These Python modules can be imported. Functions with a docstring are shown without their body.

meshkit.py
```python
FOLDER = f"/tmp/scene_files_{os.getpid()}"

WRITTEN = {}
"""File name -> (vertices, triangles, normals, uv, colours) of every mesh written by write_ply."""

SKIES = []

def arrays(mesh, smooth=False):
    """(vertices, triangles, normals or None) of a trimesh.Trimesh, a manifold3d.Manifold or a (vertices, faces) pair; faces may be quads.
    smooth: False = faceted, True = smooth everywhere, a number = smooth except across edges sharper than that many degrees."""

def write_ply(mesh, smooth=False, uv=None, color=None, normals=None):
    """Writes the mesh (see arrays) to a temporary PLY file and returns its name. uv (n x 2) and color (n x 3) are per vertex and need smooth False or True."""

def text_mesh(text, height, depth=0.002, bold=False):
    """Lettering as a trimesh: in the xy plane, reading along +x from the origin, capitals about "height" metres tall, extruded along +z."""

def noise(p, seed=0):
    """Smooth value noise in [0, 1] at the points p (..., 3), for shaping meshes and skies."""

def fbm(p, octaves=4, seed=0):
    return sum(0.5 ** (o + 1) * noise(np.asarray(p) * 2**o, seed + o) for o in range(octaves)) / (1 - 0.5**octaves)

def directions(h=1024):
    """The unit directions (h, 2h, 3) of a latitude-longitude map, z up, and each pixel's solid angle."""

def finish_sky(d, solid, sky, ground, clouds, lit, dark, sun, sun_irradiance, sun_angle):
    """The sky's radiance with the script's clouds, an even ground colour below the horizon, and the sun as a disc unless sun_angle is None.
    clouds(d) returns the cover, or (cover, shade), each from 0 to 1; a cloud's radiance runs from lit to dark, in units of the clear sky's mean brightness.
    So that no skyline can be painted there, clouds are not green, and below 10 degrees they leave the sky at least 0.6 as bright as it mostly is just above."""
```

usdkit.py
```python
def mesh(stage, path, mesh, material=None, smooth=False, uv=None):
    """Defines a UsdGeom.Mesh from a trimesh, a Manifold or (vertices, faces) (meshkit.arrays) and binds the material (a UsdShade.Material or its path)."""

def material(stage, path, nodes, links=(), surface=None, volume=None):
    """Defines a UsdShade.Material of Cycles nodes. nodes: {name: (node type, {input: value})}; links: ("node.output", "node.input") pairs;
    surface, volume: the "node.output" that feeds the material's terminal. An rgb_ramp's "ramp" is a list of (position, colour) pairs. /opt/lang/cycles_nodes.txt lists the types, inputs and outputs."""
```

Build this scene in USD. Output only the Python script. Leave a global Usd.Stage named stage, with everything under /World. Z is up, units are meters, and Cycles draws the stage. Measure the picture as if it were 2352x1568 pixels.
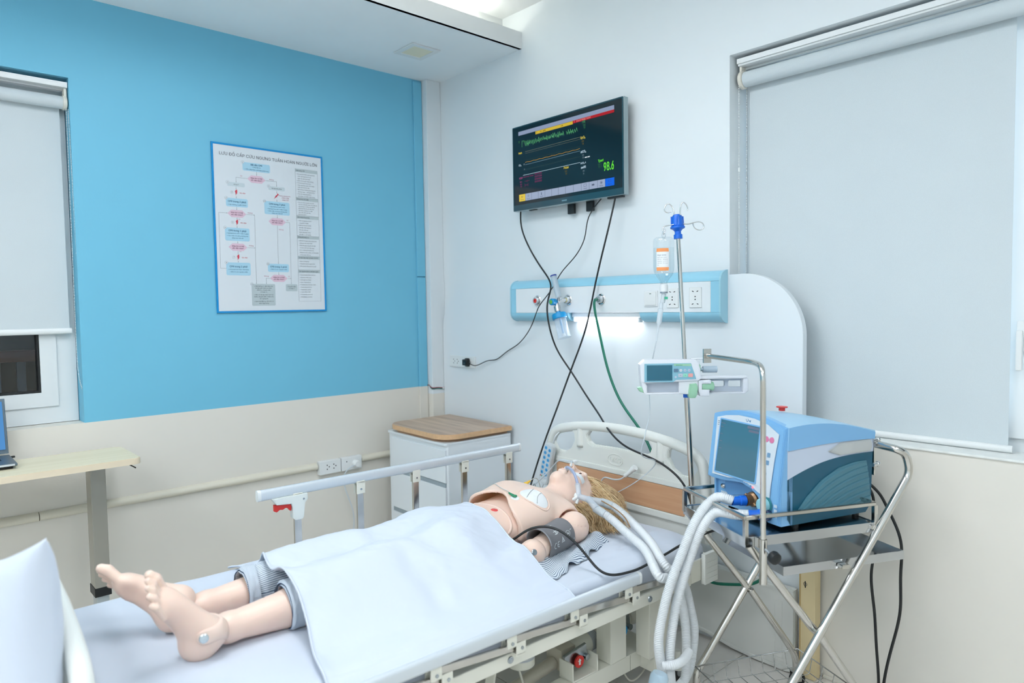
import math, random
import numpy as np, trimesh, usdkit, meshkit
from pxr import Usd, UsdGeom, UsdLux, UsdShade, Gf, Sdf, Vt
from shapely.geometry import Polygon, Point, LineString, box as sbox
from shapely import affinity
from shapely.ops import unary_union
from scipy.interpolate import CubicSpline
from scipy.ndimage import gaussian_filter, map_coordinates

stage = Usd.Stage.CreateInMemory()
UsdGeom.SetStageUpAxis(stage, 'Z'); UsdGeom.SetStageMetersPerUnit(stage, 1.0)
UsdGeom.Xform.Define(stage, '/World'); UsdGeom.Scope.Define(stage, '/World/Looks')
random.seed(7); rng = np.random.default_rng(7); V = np.array; PI = math.pi; R_ = math.radians

# ------------------------------------------------------------------ camera, sky, big lights, exposure
EXPOSURE = 0.95
yaw, pitch, roll = R_(47.6724), R_(-2.9530), R_(-0.9067)
fw = V([-math.sin(yaw)*math.cos(pitch), math.cos(yaw)*math.cos(pitch), math.sin(pitch)])
rt = V([math.cos(yaw), math.sin(yaw), 0]); up = np.cross(rt, fw)
rt, up = rt*math.cos(roll)+up*math.sin(roll), -rt*math.sin(roll)+up*math.cos(roll)
cam = UsdGeom.Camera.Define(stage, '/World/camera')
mx = np.eye(4); mx[0, :3], mx[1, :3], mx[2, :3], mx[3, :3] = rt, up, -fw, (3.5419, -2.6157, 1.435)
cam.AddTransformOp().Set(Gf.Matrix4d(*mx.ravel().tolist()))
cam.CreateFocalLengthAttr(24.55); cam.CreateHorizontalApertureAttr(36.0); cam.CreateVerticalApertureAttr(24.0)
cam.CreateFStopAttr(2.0); cam.CreateFocusDistanceAttr(2.75); cam.CreateExposureAttr(EXPOSURE)
cam.CreateClippingRangeAttr((0.05, 1000.0))
sky = UsdLux.DomeLight.Define(stage, '/World/sky'); sky.CreateIntensityAttr(0.9); sky.CreateColorAttr((0.80, 0.90, 1.0))
LED, COVE, STRIP, SCREEN = 6.6, 13.0, 15.0, 0.62           # emission strengths: unseen ceiling panels, cove strip, unit lamp tube, screen

# ------------------------------------------------------------------ materials
def lin(c):
    c = V(c, float)/255; return np.where(c < .04045, c/12.92, ((c+.055)/1.055)**2.4)
MATS = {}
def mat(name, col, rough=.5, metal=0, noise=0, nscale=60, bump=0, bscale=200, coat=0, sss=0, emit=0, spec=.5, trans=0, sheen=0):
    if name in MATS: return MATS[name]
    pr = dict(base_color=lin(col), roughness=rough, metallic=metal, specular_ior_level=spec)
    if coat: pr.update(coat_weight=coat, coat_roughness=.08)
    if sss: pr.update(subsurface_weight=sss, subsurface_radius=(1., .35, .2), subsurface_scale=.012)
    if emit: pr.update(emission_color=lin(col), emission_strength=emit)
    if trans: pr.update(transmission_weight=trans, ior=1.3)
    if sheen: pr.update(sheen_weight=sheen)
    n, l = {'p': ('principled_bsdf', pr)}, []
    if noise or bump: n['tc'] = ('texture_coordinate', {})
    if noise:
        a, b = lin(col)*(1-noise), np.minimum(lin(col)*(1+noise), 1)
        n['no'] = ('noise_texture', dict(scale=nscale, detail=4)); n['ra'] = ('rgb_ramp', {'ramp': [(.3, a), (.7, b)]})
        l += [('tc.object', 'no.vector'), ('no.fac', 'ra.fac'), ('ra.color', 'p.base_color')]
    if bump:
        n['nb'] = ('noise_texture', dict(scale=bscale, detail=5)); n['bu'] = ('bump', dict(strength=bump, distance=.002))
        l += [('tc.object', 'nb.vector'), ('nb.fac', 'bu.height'), ('bu.normal', 'p.normal')]
    MATS[name] = usdkit.material(stage, '/World/Looks/'+name, n, l, surface='p.BSDF'); return MATS[name]
def emis(name, col, s):
    MATS[name] = usdkit.material(stage, '/World/Looks/'+name, {'e': ('emission', dict(color=lin(col), strength=s))}, surface='e.emission'); return MATS[name]
def twotone(name, lowc, hic, z, rough=.55, bump=.12):
    return usdkit.material(stage, '/World/Looks/'+name, {
        'g': ('geometry', {}), 's': ('separate_xyz', {}), 'm': ('math', dict(math_type='greater_than', value2=z)),
        'n': ('noise_texture', dict(scale=1.3, detail=3)), 'n2': ('noise_texture', dict(scale=160, detail=4)),
        'x': ('mix', dict(color1=lin(lowc), color2=lin(hic))), 'rm': ('rgb_ramp', {'ramp': [(.25, (.965,)*3), (.75, (1.0,)*3)]}),
        'y': ('mix', dict(mix_type='multiply', fac=1.0)), 'b': ('bump', dict(strength=bump, distance=.0015)), 'p': ('principled_bsdf', dict(roughness=rough, specular_ior_level=.35))},
        [('g.position', 's.vector'), ('s.z', 'm.value1'), ('m.value', 'x.fac'), ('g.position', 'n.vector'), ('g.position', 'n2.vector'), ('n.fac', 'rm.fac'),
         ('x.color', 'y.color1'), ('rm.color', 'y.color2'), ('y.color', 'p.base_color'), ('n2.fac', 'b.height'), ('b.normal', 'p.normal')], surface='p.BSDF')
def wood(name, c1, c2, axis, rough=.45, sc=(3, 60, 60)):
    s = {0: (sc[0], sc[1], sc[2]), 1: (sc[1], sc[0], sc[2])}[axis]
    MATS[name] = usdkit.material(stage, '/World/Looks/'+name, {
        'tc': ('texture_coordinate', {}), 'mp': ('mapping', dict(scale=s)), 'n': ('noise_texture', dict(scale=1, detail=5, distortion=.6)),
        'r': ('rgb_ramp', {'ramp': [(.3, lin(c1)), (.7, lin(c2))]}), 'p': ('principled_bsdf', dict(roughness=rough))},
        [('tc.object', 'mp.vector'), ('mp.vector', 'n.vector'), ('n.fac', 'r.fac'), ('r.color', 'p.base_color')], surface='p.BSDF'); return MATS[name]
def pane(name, tint=(1, 1, 1), rough=.02, mixf=None, glossc=(1, 1, 1)):
    n = {'t': ('transparent_bsdf', dict(color=tint)), 'g': ('glossy_bsdf', dict(color=glossc, roughness=rough)), 'f': ('fresnel', dict(IOR=1.45)), 'x': ('mix_closure', {})}
    l = [('t.BSDF', 'x.closure1'), ('g.BSDF', 'x.closure2')]
    if mixf is None: l.append(('f.fac', 'x.fac'))
    else: n['x'] = ('mix_closure', dict(fac=mixf)); n.pop('f')
    MATS[name] = usdkit.material(stage, '/World/Looks/'+name, n, l, surface='x.closure'); return MATS[name]
def milky(name, col, clear, rough=.25):
    """thin clear plastic: part see-through, part pale plastic"""
    MATS[name] = usdkit.material(stage, '/World/Looks/'+name, {'t': ('transparent_bsdf', dict(color=(.97, .98, .99))), 'p': ('principled_bsdf', dict(base_color=lin(col), roughness=rough)), 'x': ('mix_closure', dict(fac=1-clear))},
        [('t.BSDF', 'x.closure1'), ('p.BSDF', 'x.closure2')], surface='x.closure'); return MATS[name]
def stripes(name, base, line, freq, duty=.3, uvaxis='x'):
    MATS[name] = usdkit.material(stage, '/World/Looks/'+name, {
        'tc': ('texture_coordinate', {}), 's': ('separate_xyz', {}), 'k': ('math', dict(math_type='multiply', value2=freq)), 'f': ('math', dict(math_type='fraction')), 'm': ('math', dict(math_type='less_than', value2=duty)),
        'x': ('mix', dict(color1=lin(base), color2=lin(line))), 'p': ('principled_bsdf', dict(roughness=.85, specular_ior_level=.2))},
        [('tc.UV', 's.vector'), ('s.'+uvaxis, 'k.value1'), ('k.value', 'f.value1'), ('f.value', 'm.value1'), ('m.value', 'x.fac'), ('x.color', 'p.base_color')], surface='p.BSDF'); return MATS[name]

white = mat('white_plastic', (226, 230, 230), .38); cream = mat('cream_enamel', (226, 226, 214), .35); abs_ = mat('bed_plastic', (222, 225, 220), .42)
steel = mat('stainless_steel', (205, 203, 198), .16, 1, noise=.06, nscale=9); chrome = mat('chrome', (222, 222, 222), .07, 1); tray_steel = mat('tray_steel', (196, 199, 202), .13, 1, bump=.05, bscale=6)
black = mat('black_rubber', (22, 26, 28), .45); dark = mat('dark_plastic', (34, 38, 40), .35); alum = mat('anodised_aluminium', (214, 222, 228), .34, .35)
blue = mat('blue_plastic', (20, 104, 214), .3); red = mat('red_plastic', (214, 52, 46), .38); greyp = mat('grey_plastic', (168, 178, 188), .4); screwm = mat('screw_metal', (178, 186, 192), .25, 1)
skin = mat('manikin_skin', (236, 206, 190), .42, sss=.12); sheet_m = mat('white_cotton', (200, 209, 222), .85, bump=.10, bscale=700, sheen=.1)

# ------------------------------------------------------------------ shapes
def tm(v, f):
    v = np.asarray(v, float); f = np.asarray(f, int)
    if f.shape[1] == 4: f = np.vstack([f[:, [0, 1, 2]], f[:, [0, 2, 3]]])
    return trimesh.Trimesh(v, f, process=False)
def cat(*m):
    fl = lambda q: [w for y in q for w in (fl(y) if isinstance(y, (list, tuple)) else [y])]
    m = fl(m)
    return trimesh.util.concatenate(m) if len(m) > 1 else m[0]
def bx(x0, x1, y0, y1, z0, z1, b=0.):
    x0, x1, y0, y1, z0, z1 = min(x0, x1), max(x0, x1), min(y0, y1), max(y0, y1), min(z0, z1), max(z0, z1)
    if b <= 0:
        m = trimesh.creation.box((x1-x0, y1-y0, z1-z0)); m.apply_translation(((x0+x1)/2, (y0+y1)/2, (z0+z1)/2)); return m
    b = min(b, .49*(x1-x0), .49*(y1-y0), .49*(z1-z0)); p = []
    for X, sx in ((x0, 1), (x1, -1)):
        for Y, sy in ((y0, 1), (y1, -1)):
            for Z, sz in ((z0, 1), (z1, -1)):
                p += [(X, Y+sy*b, Z+sz*b), (X+sx*b, Y, Z+sz*b), (X+sx*b, Y+sy*b, Z)]
                k = b*.29; p.append((X+sx*k, Y+sy*k, Z+sz*k))
    return trimesh.Trimesh(V(p)).convex_hull
def spline(pts, n=40, closed=False):
    p = V(pts, float)
    if closed: p = np.vstack([p, p[:1]])
    d = np.r_[0, np.cumsum(np.maximum(np.linalg.norm(np.diff(p, axis=0), axis=1), 1e-6)**.5)]
    s = CubicSpline(d, p, bc_type='periodic' if closed else 'natural')
    q = s(np.linspace(0, d[-1], n+(1 if closed else 0)))
    return q[:-1] if closed else q
def fillet(pts, r, n=6):
    """polyline with its inner corners rounded"""
    p = [V(x, float) for x in pts]; out = [p[0]]
    for a, b, c in zip(p, p[1:], p[2:]):
        u, w = a-b, c-b; lu, lw = np.linalg.norm(u), np.linalg.norm(w); t = min(r, .49*lu, .49*lw)
        A, B = b+u/lu*t, b+w/lw*t
        out += [(1-s)**2*A+2*s*(1-s)*b+s*s*B for s in np.linspace(0, 1, n)]
    return np.array(out+[p[-1]])
def sweep(path, prof, closed=False, up0=None, scale=None, caps=True):
    """sweeps a closed 2D outline (k, 2) along a path, without twist"""
    p = np.asarray(path, float); n = len(p); t = np.roll(p, -1, 0)-np.roll(p, 1, 0)
    if not closed: t[0], t[-1] = p[1]-p[0], p[-1]-p[-2]
    t /= np.linalg.norm(t, axis=1, keepdims=True)+1e-12
    a = np.asarray(up0 if up0 is not None else ([0, 0, 1.] if abs(t[0, 2]) < .9 else [1., 0, 0]), float)
    N = []
    for i in range(n):
        a = a-t[i]*(a@t[i]); a = a/(np.linalg.norm(a)+1e-12); N.append(a)
    N = np.array(N); B = np.cross(t, N); prof = np.asarray(prof, float); k = len(prof)
    sc = np.ones(n) if scale is None else np.broadcast_to(scale, (n,))
    v = p[:, None]+sc[:, None, None]*(prof[None, :, :1]*B[:, None]+prof[None, :, 1:]*N[:, None])
    v = v.reshape(-1, 3); f = []
    m = n if closed else n-1
    i, j = np.meshgrid(np.arange(m), np.arange(k), indexing='ij'); i2, j2 = (i+1) % n, (j+1) % k
    f = np.stack([i*k+j, i2*k+j, i2*k+j2, i*k+j2], -1).reshape(-1, 4)[:, ::-1]
    f = np.vstack([f[:, [0, 1, 2]], f[:, [0, 2, 3]]])
    if caps and not closed:
        c0, c1 = len(v), len(v)+1; v = np.vstack([v, p[:1], p[-1:]]); j = np.arange(k); j2 = (j+1) % k
        f = np.vstack([f, np.stack([np.full(k, c0), j, j2], 1)[:, ::-1][:, [0, 2, 1]][:, ::-1], np.stack([np.full(k, c1), (n-1)*k+j2, (n-1)*k+j], 1)[:, [0, 2, 1]][:, ::-1]])
    m = tm(v, f); 
    if m.volume < 0: m.invert()
    return m
def circ(r, n=12, ry=None):
    a = np.arange(n)*2*PI/n; return np.c_[r*np.cos(a), (r if ry is None else ry)*np.sin(a)]
def tube(path, r, n=10, closed=False, scale=None): return sweep(path, circ(r, n), closed, scale=scale)
def rod(a, b, r, n=14, r2=None):
    a, b = V(a, float), V(b, float); return sweep([a, b], circ(r, n), scale=None if r2 is None else [1, r2/r])
def bar(a, b, w, h, up0=(0, 0, 1), bev=0.002):
    """flat bar from a to b, w across, h along up0"""
    w, h = w/2, h/2; q = min(bev, w*.4, h*.4)
    return sweep([V(a, float), V(b, float)], [(w, h-q), (w-q, h), (-w+q, h), (-w, h-q), (-w, -h+q), (-w+q, -h), (w-q, -h), (w, -h+q)], up0=up0)
def lathe(prof, n=24, at=(0, 0, 0), axis=(0, 0, 1)):
    p = V(prof, float); a = np.arange(n)*2*PI/n; k = len(p)
    v = np.stack([p[:, None, 0]*np.cos(a), p[:, None, 0]*np.sin(a), np.broadcast_to(p[:, None, 1], (k, n))], -1).reshape(-1, 3)
    i, j = np.meshgrid(np.arange(k-1), np.arange(n), indexing='ij'); j2 = (j+1) % n
    m = tm(v, np.stack([i*n+j, i*n+j2, (i+1)*n+j2, (i+1)*n+j], -1).reshape(-1, 4))
    if m.volume < 0: m.invert()
    m.apply_transform(trimesh.geometry.align_vectors([0, 0, 1], axis)); m.apply_translation(at); return m
def ball(c, r, sub=2):
    m = trimesh.creation.icosphere(sub); m.apply_scale(r) if np.ndim(r) == 0 else m.apply_transform(np.diag([*r, 1.])); m.apply_translation(c); return m
def frame(m, o, ex, ey):
    """puts a shape made in the xy plane (z up) on the plane with axes ex, ey at o"""
    ex, ey = V(ex, float), V(ey, float); T = np.eye(4); T[:3, 0], T[:3, 1], T[:3, 2], T[:3, 3] = ex, ey, np.cross(ex, ey), o
    m = m.copy(); m.apply_transform(T); return m
def slab(poly, h, bev=0.):
    """extruded outline, z from 0 to h, with the top edge chamfered"""
    ps = [g for g in getattr(poly, 'geoms', [poly]) if g.area > 1e-9]; out = []
    for g in ps:
        out.append(trimesh.creation.extrude_polygon(g, h-bev, engine='earcut'))
        if bev:
            inn = g.buffer(-bev, join_style=2)
            ext, k = np.array(g.exterior.coords)[:-1], 0
            for s in range(3):
                q = g.buffer(-bev*(1-math.cos((s+1)*PI/6)), join_style=1)
                if q.is_empty: break
                zz = h-bev+bev*math.sin(s*PI/6); z2 = h-bev+bev*math.sin((s+1)*PI/6)
                for gg in getattr(q, 'geoms', [q]):
                    e = trimesh.creation.extrude_polygon(gg, z2-zz, engine='earcut'); e.apply_translation((0, 0, zz)); out.append(e)
    return cat(out)
def rrect(x0, x1, y0, y1, r, n=6):
    return sbox(x0+r, y0+r, x1-r, y1-r).buffer(r, quad_segs=n)
TXT = {}
def text(s, h, depth=.0004, bold=False, w=None, center=False, right=False):
    k = (s, bold)
    if k not in TXT: TXT[k] = meshkit.text_mesh(s, 1.0, 1.0, bold)
    m = TXT[k].copy(); m.apply_transform(np.diag([h, h, depth, 1.]))
    x = m.bounds[1, 0]
    if w: m.apply_transform(np.diag([w/x, 1, 1, 1.])); x = w
    if center: m.apply_translation((-x/2, 0, 0))
    if right: m.apply_translation((-x, 0, 0))
    return m
def mv(m, x=0, y=0, z=0):
    m = m.copy(); m.apply_translation((x, y, z)); return m

# ------------------------------------------------------------------ surfaces from distance fields (bodies, moulded shapes)
def nets(fn, lo, hi, h):
    lo, hi = V(lo, float), V(hi, float); n = np.ceil((hi-lo)/h).astype(int)+1
    g = np.meshgrid(*[(lo[i]+h*np.arange(n[i])).astype(np.float32) for i in range(3)], indexing='ij')
    D = fn(*g); s = D < 0
    c = np.zeros(tuple(n-1), np.int8)
    for o in np.ndindex(2, 2, 2): c += s[o[0]:n[0]-1+o[0], o[1]:n[1]-1+o[1], o[2]:n[2]-1+o[2]]
    cells = np.argwhere((c > 0) & (c < 8)); idx = -np.ones(tuple(n-1), int); idx[tuple(cells.T)] = np.arange(len(cells))
    acc, cnt = np.zeros((len(cells), 3)), np.zeros(len(cells)); co = list(np.ndindex(2, 2, 2))
    for a in co:
        for ax in range(3):
            if a[ax]: continue
            b = list(a); b[ax] = 1
            da = D[tuple((cells+a).T)]; db = D[tuple((cells+b).T)]; k = (da < 0) != (db < 0)
            t = da[k]/(da[k]-db[k]); p = cells[k]+V(a, float); p[:, ax] += t
            acc[k] += p; cnt[k] += 1
    v = lo+h*acc/np.maximum(cnt, 1)[:, None]; F = []
    for ax in range(3):
        b, d = [(1, 2), (2, 0), (0, 1)][ax]
        sl = [slice(None)]*3; s2 = [slice(None)]*3; sl[ax] = slice(0, -1); s2[ax] = slice(1, None)
        e = np.argwhere(s[tuple(sl)] != s[tuple(s2)]); e = e[(e[:, b] > 0) & (e[:, d] > 0) & (e[:, b] < n[b]-1) & (e[:, d] < n[d]-1)]
        ins = s[tuple(e.T)]; q = []
        for db, dd in ((1, 1), (0, 1), (0, 0), (1, 0)):
            w = e.copy(); w[:, b] -= db; w[:, d] -= dd; q.append(idx[tuple(w.T)])
        q = np.stack(q, 1); q[~ins] = q[~ins][:, ::-1]; F.append(q)
    F = np.vstack(F); m = tm(v, F)
    if m.volume < 0: m.invert()
    return m
def smin(a, b, k):
    h = np.clip(.5+.5*(b-a)/k, 0, 1); return b+(a-b)*h-k*h*(1-h)
def smax(a, b, k): return -smin(-a, -b, k)
def caps(X, Y, Z, a, b, r0, r1):
    """tapered capsule"""
    a, b = V(a, float), V(b, float); d = b-a; L = d@d
    t = np.clip(((X-a[0])*d[0]+(Y-a[1])*d[1]+(Z-a[2])*d[2])/L, 0, 1)
    return np.sqrt((X-a[0]-t*d[0])**2+(Y-a[1]-t*d[1])**2+(Z-a[2]-t*d[2])**2)-(r0+(r1-r0)*t)
def elli(X, Y, Z, c, r, M=None):
    x, y, z = X-c[0], Y-c[1], Z-c[2]
    if M is not None: x, y, z = (M[i][0]*x+M[i][1]*y+M[i][2]*z for i in range(3))
    k0 = np.sqrt((x/r[0])**2+(y/r[1])**2+(z/r[2])**2); k1 = np.sqrt((x/r[0]**2)**2+(y/r[1]**2)**2+(z/r[2]**2)**2)
    return k0*(k0-1)/np.maximum(k1, 1e-6)

# ------------------------------------------------------------------ things and their parts
USED, THINGS = {}, []
def numbered(parent, name):
    k = USED.get((parent, name), 0); USED[(parent, name)] = k+1
    return name if k == 0 else '%s_%03d' % (name, k)
class Part:
    def __init__(s, name, mesh, m, smooth, label, kind, uv, top): s.name, s.mesh, s.m, s.smooth, s.label, s.kind, s.uv, s.kids, s.top = name, mesh, m, smooth, label, kind, uv, [], top
    def sub(s, name, mesh, m, smooth=35, label=None, kind=None, uv=None):
        q = Part(name, mesh, m, smooth, label, kind, uv, s.top); s.kids.append(q); return q
class Thing:
    def __init__(s, name, label=None, category=None, fr=None, group=None, kind=None):
        s.name, s.label, s.cat, s.group, s.kind, s.parts = name, label, category, group, kind, []
        s.o, s.ang = (V([0, 0, 0.]), 0.) if fr is None else (V([fr[0], fr[1], 0.]), fr[2]); THINGS.append(s)
    def part(s, name, mesh, m, smooth=35, label=None, kind=None, uv=None):
        p = Part(name, mesh, m, smooth, label, kind, uv, s); s.parts.append(p); return p
    def flush(s):
        allm = [p.mesh for p in s.parts if p.mesh is not None]
        lo = np.min([m.bounds[0] for m in allm], 0); hi = np.max([m.bounds[1] for m in allm], 0); b = V([(lo[0]+hi[0])/2, (lo[1]+hi[1])/2, lo[2]])
        path = '/World/'+numbered('/World', s.name); a = s.ang
        w = s.o+V([math.cos(a)*b[0]+math.sin(a)*b[1], -math.sin(a)*b[0]+math.cos(a)*b[1], b[2]])
        single = len(s.parts) == 1 and not s.parts[0].kids and s.parts[0].name == s.name
        def put(p, pa):
            mm = p.mesh.copy(); mm.apply_translation(-b)
            pr = usdkit.mesh(stage, pa, mm, p.m, smooth=p.smooth if p.uv is None else True, uv=p.uv)
            if p.label: pr.GetPrim().SetCustomDataByKey('label', p.label)
            if p.kind: pr.GetPrim().SetCustomDataByKey('kind', p.kind)
            for k in p.kids: put(k, pa+'/'+numbered(pa, k.name))
            return pr
        if single: x = put(s.parts[0], path)
        else: x = UsdGeom.Xform.Define(stage, path)
        x.AddTranslateOp().Set(Gf.Vec3d(*w.tolist())); x.AddRotateZOp().Set(-math.degrees(a))
        pr = x.GetPrim()
        for k, v in (('label', s.label), ('category', s.cat), ('group', s.group), ('kind', s.kind)):
            if v: pr.SetCustomDataByKey(k, v)
        if not single:
            for p in s.parts: put(p, path+'/'+numbered(path, p.name))
        s.path = path; s.base = b
def one(name, mesh, m, label, category, fr=None, group=None, kind=None, smooth=35, uv=None):
    t = Thing(name, label, category, fr, group, kind); t.part(name, mesh, m, smooth, uv=uv); return t
def struct(name, mesh, m, label=None, smooth=False): return one(name, mesh, m, label, None, kind='structure', smooth=smooth)
BED = (1.665, -.300, R_(2.2)); CART = (2.487, -.723, R_(26.5)); VENT = (2.543, -.585, R_(17.5)); PUMP = (2.0086, -.3432, R_(-47.7))
def wpt(fr, q):
    a = fr[2]; return V([fr[0]+math.cos(a)*q[0]+math.sin(a)*q[1], fr[1]-math.sin(a)*q[0]+math.cos(a)*q[1], q[2]])
# ================================================================== the setting
ZC = 2.80; ZB = .947
cream_c = (226, 223, 214); wall_w = (226, 233, 236)
m_blue = twotone('wall_paint_blue', cream_c, (116, 192, 221), ZB)
m_wall = twotone('wall_paint_white', cream_c, wall_w, ZB)
m_ceil = mat('ceiling_paint', (230, 233, 233), .7, noise=.015, nscale=2)
m_soff = mat('soffit_paint', (238, 244, 246), .6, noise=.02, nscale=2)
m_pvc = mat('window_plastic', (222, 228, 230), .3); m_blind = mat('blind_fabric', (202, 212, 216), .9, noise=.02, nscale=500)
m_glass = pane('window_glass', (.93, .96, .97), .01)
XR, YF = 5.6, -6.2
# floor: a dark joint bed with single tiles where the photograph shows them
fl = Thing('floor', 'pale glossy grey tiled floor', None, kind='structure')
fl.part('floor_slab', bx(-.2, XR+.2, YF-.2, .25, -.12, -.004), mat('tile_joint', (92, 88, 82), .8), False)
tm_ = [mat('floor_tile_%d' % i, (224-i*3, 221-i*3, 215-i*3), .22, noise=.03, nscale=14) for i in range(3)]
for i in range(14):
    for j in range(14):
        x0, y0 = .31+i*.3-.3, -.0-(j+1)*.3
        if x0 > 3.3: continue
        fl.part('tile', bx(max(x0, 0)+.0012, x0+.2988, y0+.0012, y0+.2988, -.012, 0, .0012), tm_[(i*7+j*5) % 3], False)
fl.part('floor_field', cat(bx(3.31, XR, YF, 0, -.012, 0), bx(0, 3.31, YF, -4.2, -.012, 0)), tm_[0], False)
# blue wall on the left, with the window recess cut in
wy0, wy1, wz0, wz1 = -3.35, -1.952, ZB, 2.445
struct('wall_left', cat(bx(-.22, 0, wy1, .22, 0, 3.02), bx(-.22, 0, YF, wy0, 0, 3.02), bx(-.22, 0, wy0, wy1, 0, wz0), bx(-.22, 0, wy0, wy1, wz1, 3.02)), m_blue, 'blue painted wall with a cream lower part')
# headboard wall with the large window recess
ax0, ax1, az0, az1 = 2.011, 4.3, .920, 2.435
struct('wall_back', cat(bx(-.22, ax0, 0, .24, 0, 3.02), bx(ax1, XR+.2, 0, .24, 0, 3.02), bx(ax0, ax1, 0, .24, 0, az0), bx(ax0, ax1, 0, .24, az1, 3.02)), m_wall, 'white wall behind the bed with a cream lower part')
struct('wall_right', bx(XR, XR+.2, YF, .2, 0, 3.02), m_wall); struct('wall_front', bx(-.2, XR+.2, YF-.2, YF, 0, 3.02), m_wall)
struct('ceiling', bx(-.2, XR+.2, YF-.2, .24, 3.0, 3.12), m_ceil)
# dropped soffit along the blue wall with a cove behind its upstand
sf = Thing('trim_1', 'dropped white ceiling soffit along the blue wall', None, kind='structure')
sf.part('soffit_board', bx(0, .7849, YF, 0, ZC, ZC+.035), m_soff, False); sf.part('fascia', bx(.765, .785, YF, 0, ZC, 2.887, .001), m_ceil, False)
sf.part('cove_back', bx(.0, .634, YF, 0, ZC+.035, 3.0), m_ceil, False)
sf.part('cove_lamp', bx(.66, .69, YF+.1, -.25, ZC+.036, ZC+.046), emis('cove_light', (255, 250, 238), COVE), False, label='glowing lamp strip hidden in the cove')
# boxed pipe in the corner, and the blue edging strip beside it
bcol = twotone('corner_box_paint', cream_c, (222, 230, 234), .90)
struct('trim_2', cat(bx(0.0005, .055, -.105, -.0005, 0, ZC, .003)), bcol, 'white boxed-in pipe in the corner of the room')
tr = Thing('trim_3', 'narrow blue edging strip down the end of the blue wall', None, kind='structure')
tr.part('edging', cat(bx(.0005, .012, -.168, -.108, 1.62, ZC-.012, .003), bx(.0005, .012, -.168, -.108, 0, 1.615, .003)), m_blue, False)
# thin skirting on the headboard wall, right of the panel
struct('baseboard_back', bx(2.41, XR, -.012, -.0005, .0005, .012, .002), mat('skirting', (214, 212, 202), .4))
# ---- left window: white frame, sash, pane
w1 = Thing('window_1', 'white framed window in the blue wall', None, kind='structure')
fx = -.10
def rectframe(a0, a1, b0, b1, w, t, bev, mk):
    """four mitred bars round a rectangle: mk(a, b, depth) -> xyz"""
    out = []; A = [(a0, b0), (a1, b0), (a1, b1), (a0, b1)]; I = [(a0+w, b0+w), (a1-w, b0+w), (a1-w, b1-w), (a0+w, b1-w)]
    for k in range(4):
        q = [A[k], A[(k+1) % 4], I[(k+1) % 4], I[k]]; v = [mk(*p, 0) for p in q]+[mk(*p, t) for p in q]
        m = trimesh.Trimesh(V(v)).convex_hull; out.append(m)
    return out
mk1 = lambda a, b, d: (fx-.06+d, a, b)
for m in rectframe(wy0, wy1-.002, wz0+.002, wz1-.002, .075, .06, 0, mk1): w1.part('window_frame', m, m_pvc, False)
mk1b = lambda a, b, d: (fx-.05+d, a, b)
for m in rectframe(wy0+.07, wy1-.078, wz0+.077, wz1-.078, .062, .058, 0, mk1b): w1.part('sash', m, m_pvc, False)
gq = rectframe(wy0+.132, wy1-.140, wz0+.139, wz1-.14, .008, .05, 0, lambda a, b, d: (fx-.05+d, a, b))
w1.part('gasket', cat(gq), black, False); w1.part('pane', bx(fx-.03, fx-.026, wy0+.132, wy1-.14, wz0+.139, wz1-.14), m_glass, False)
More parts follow.
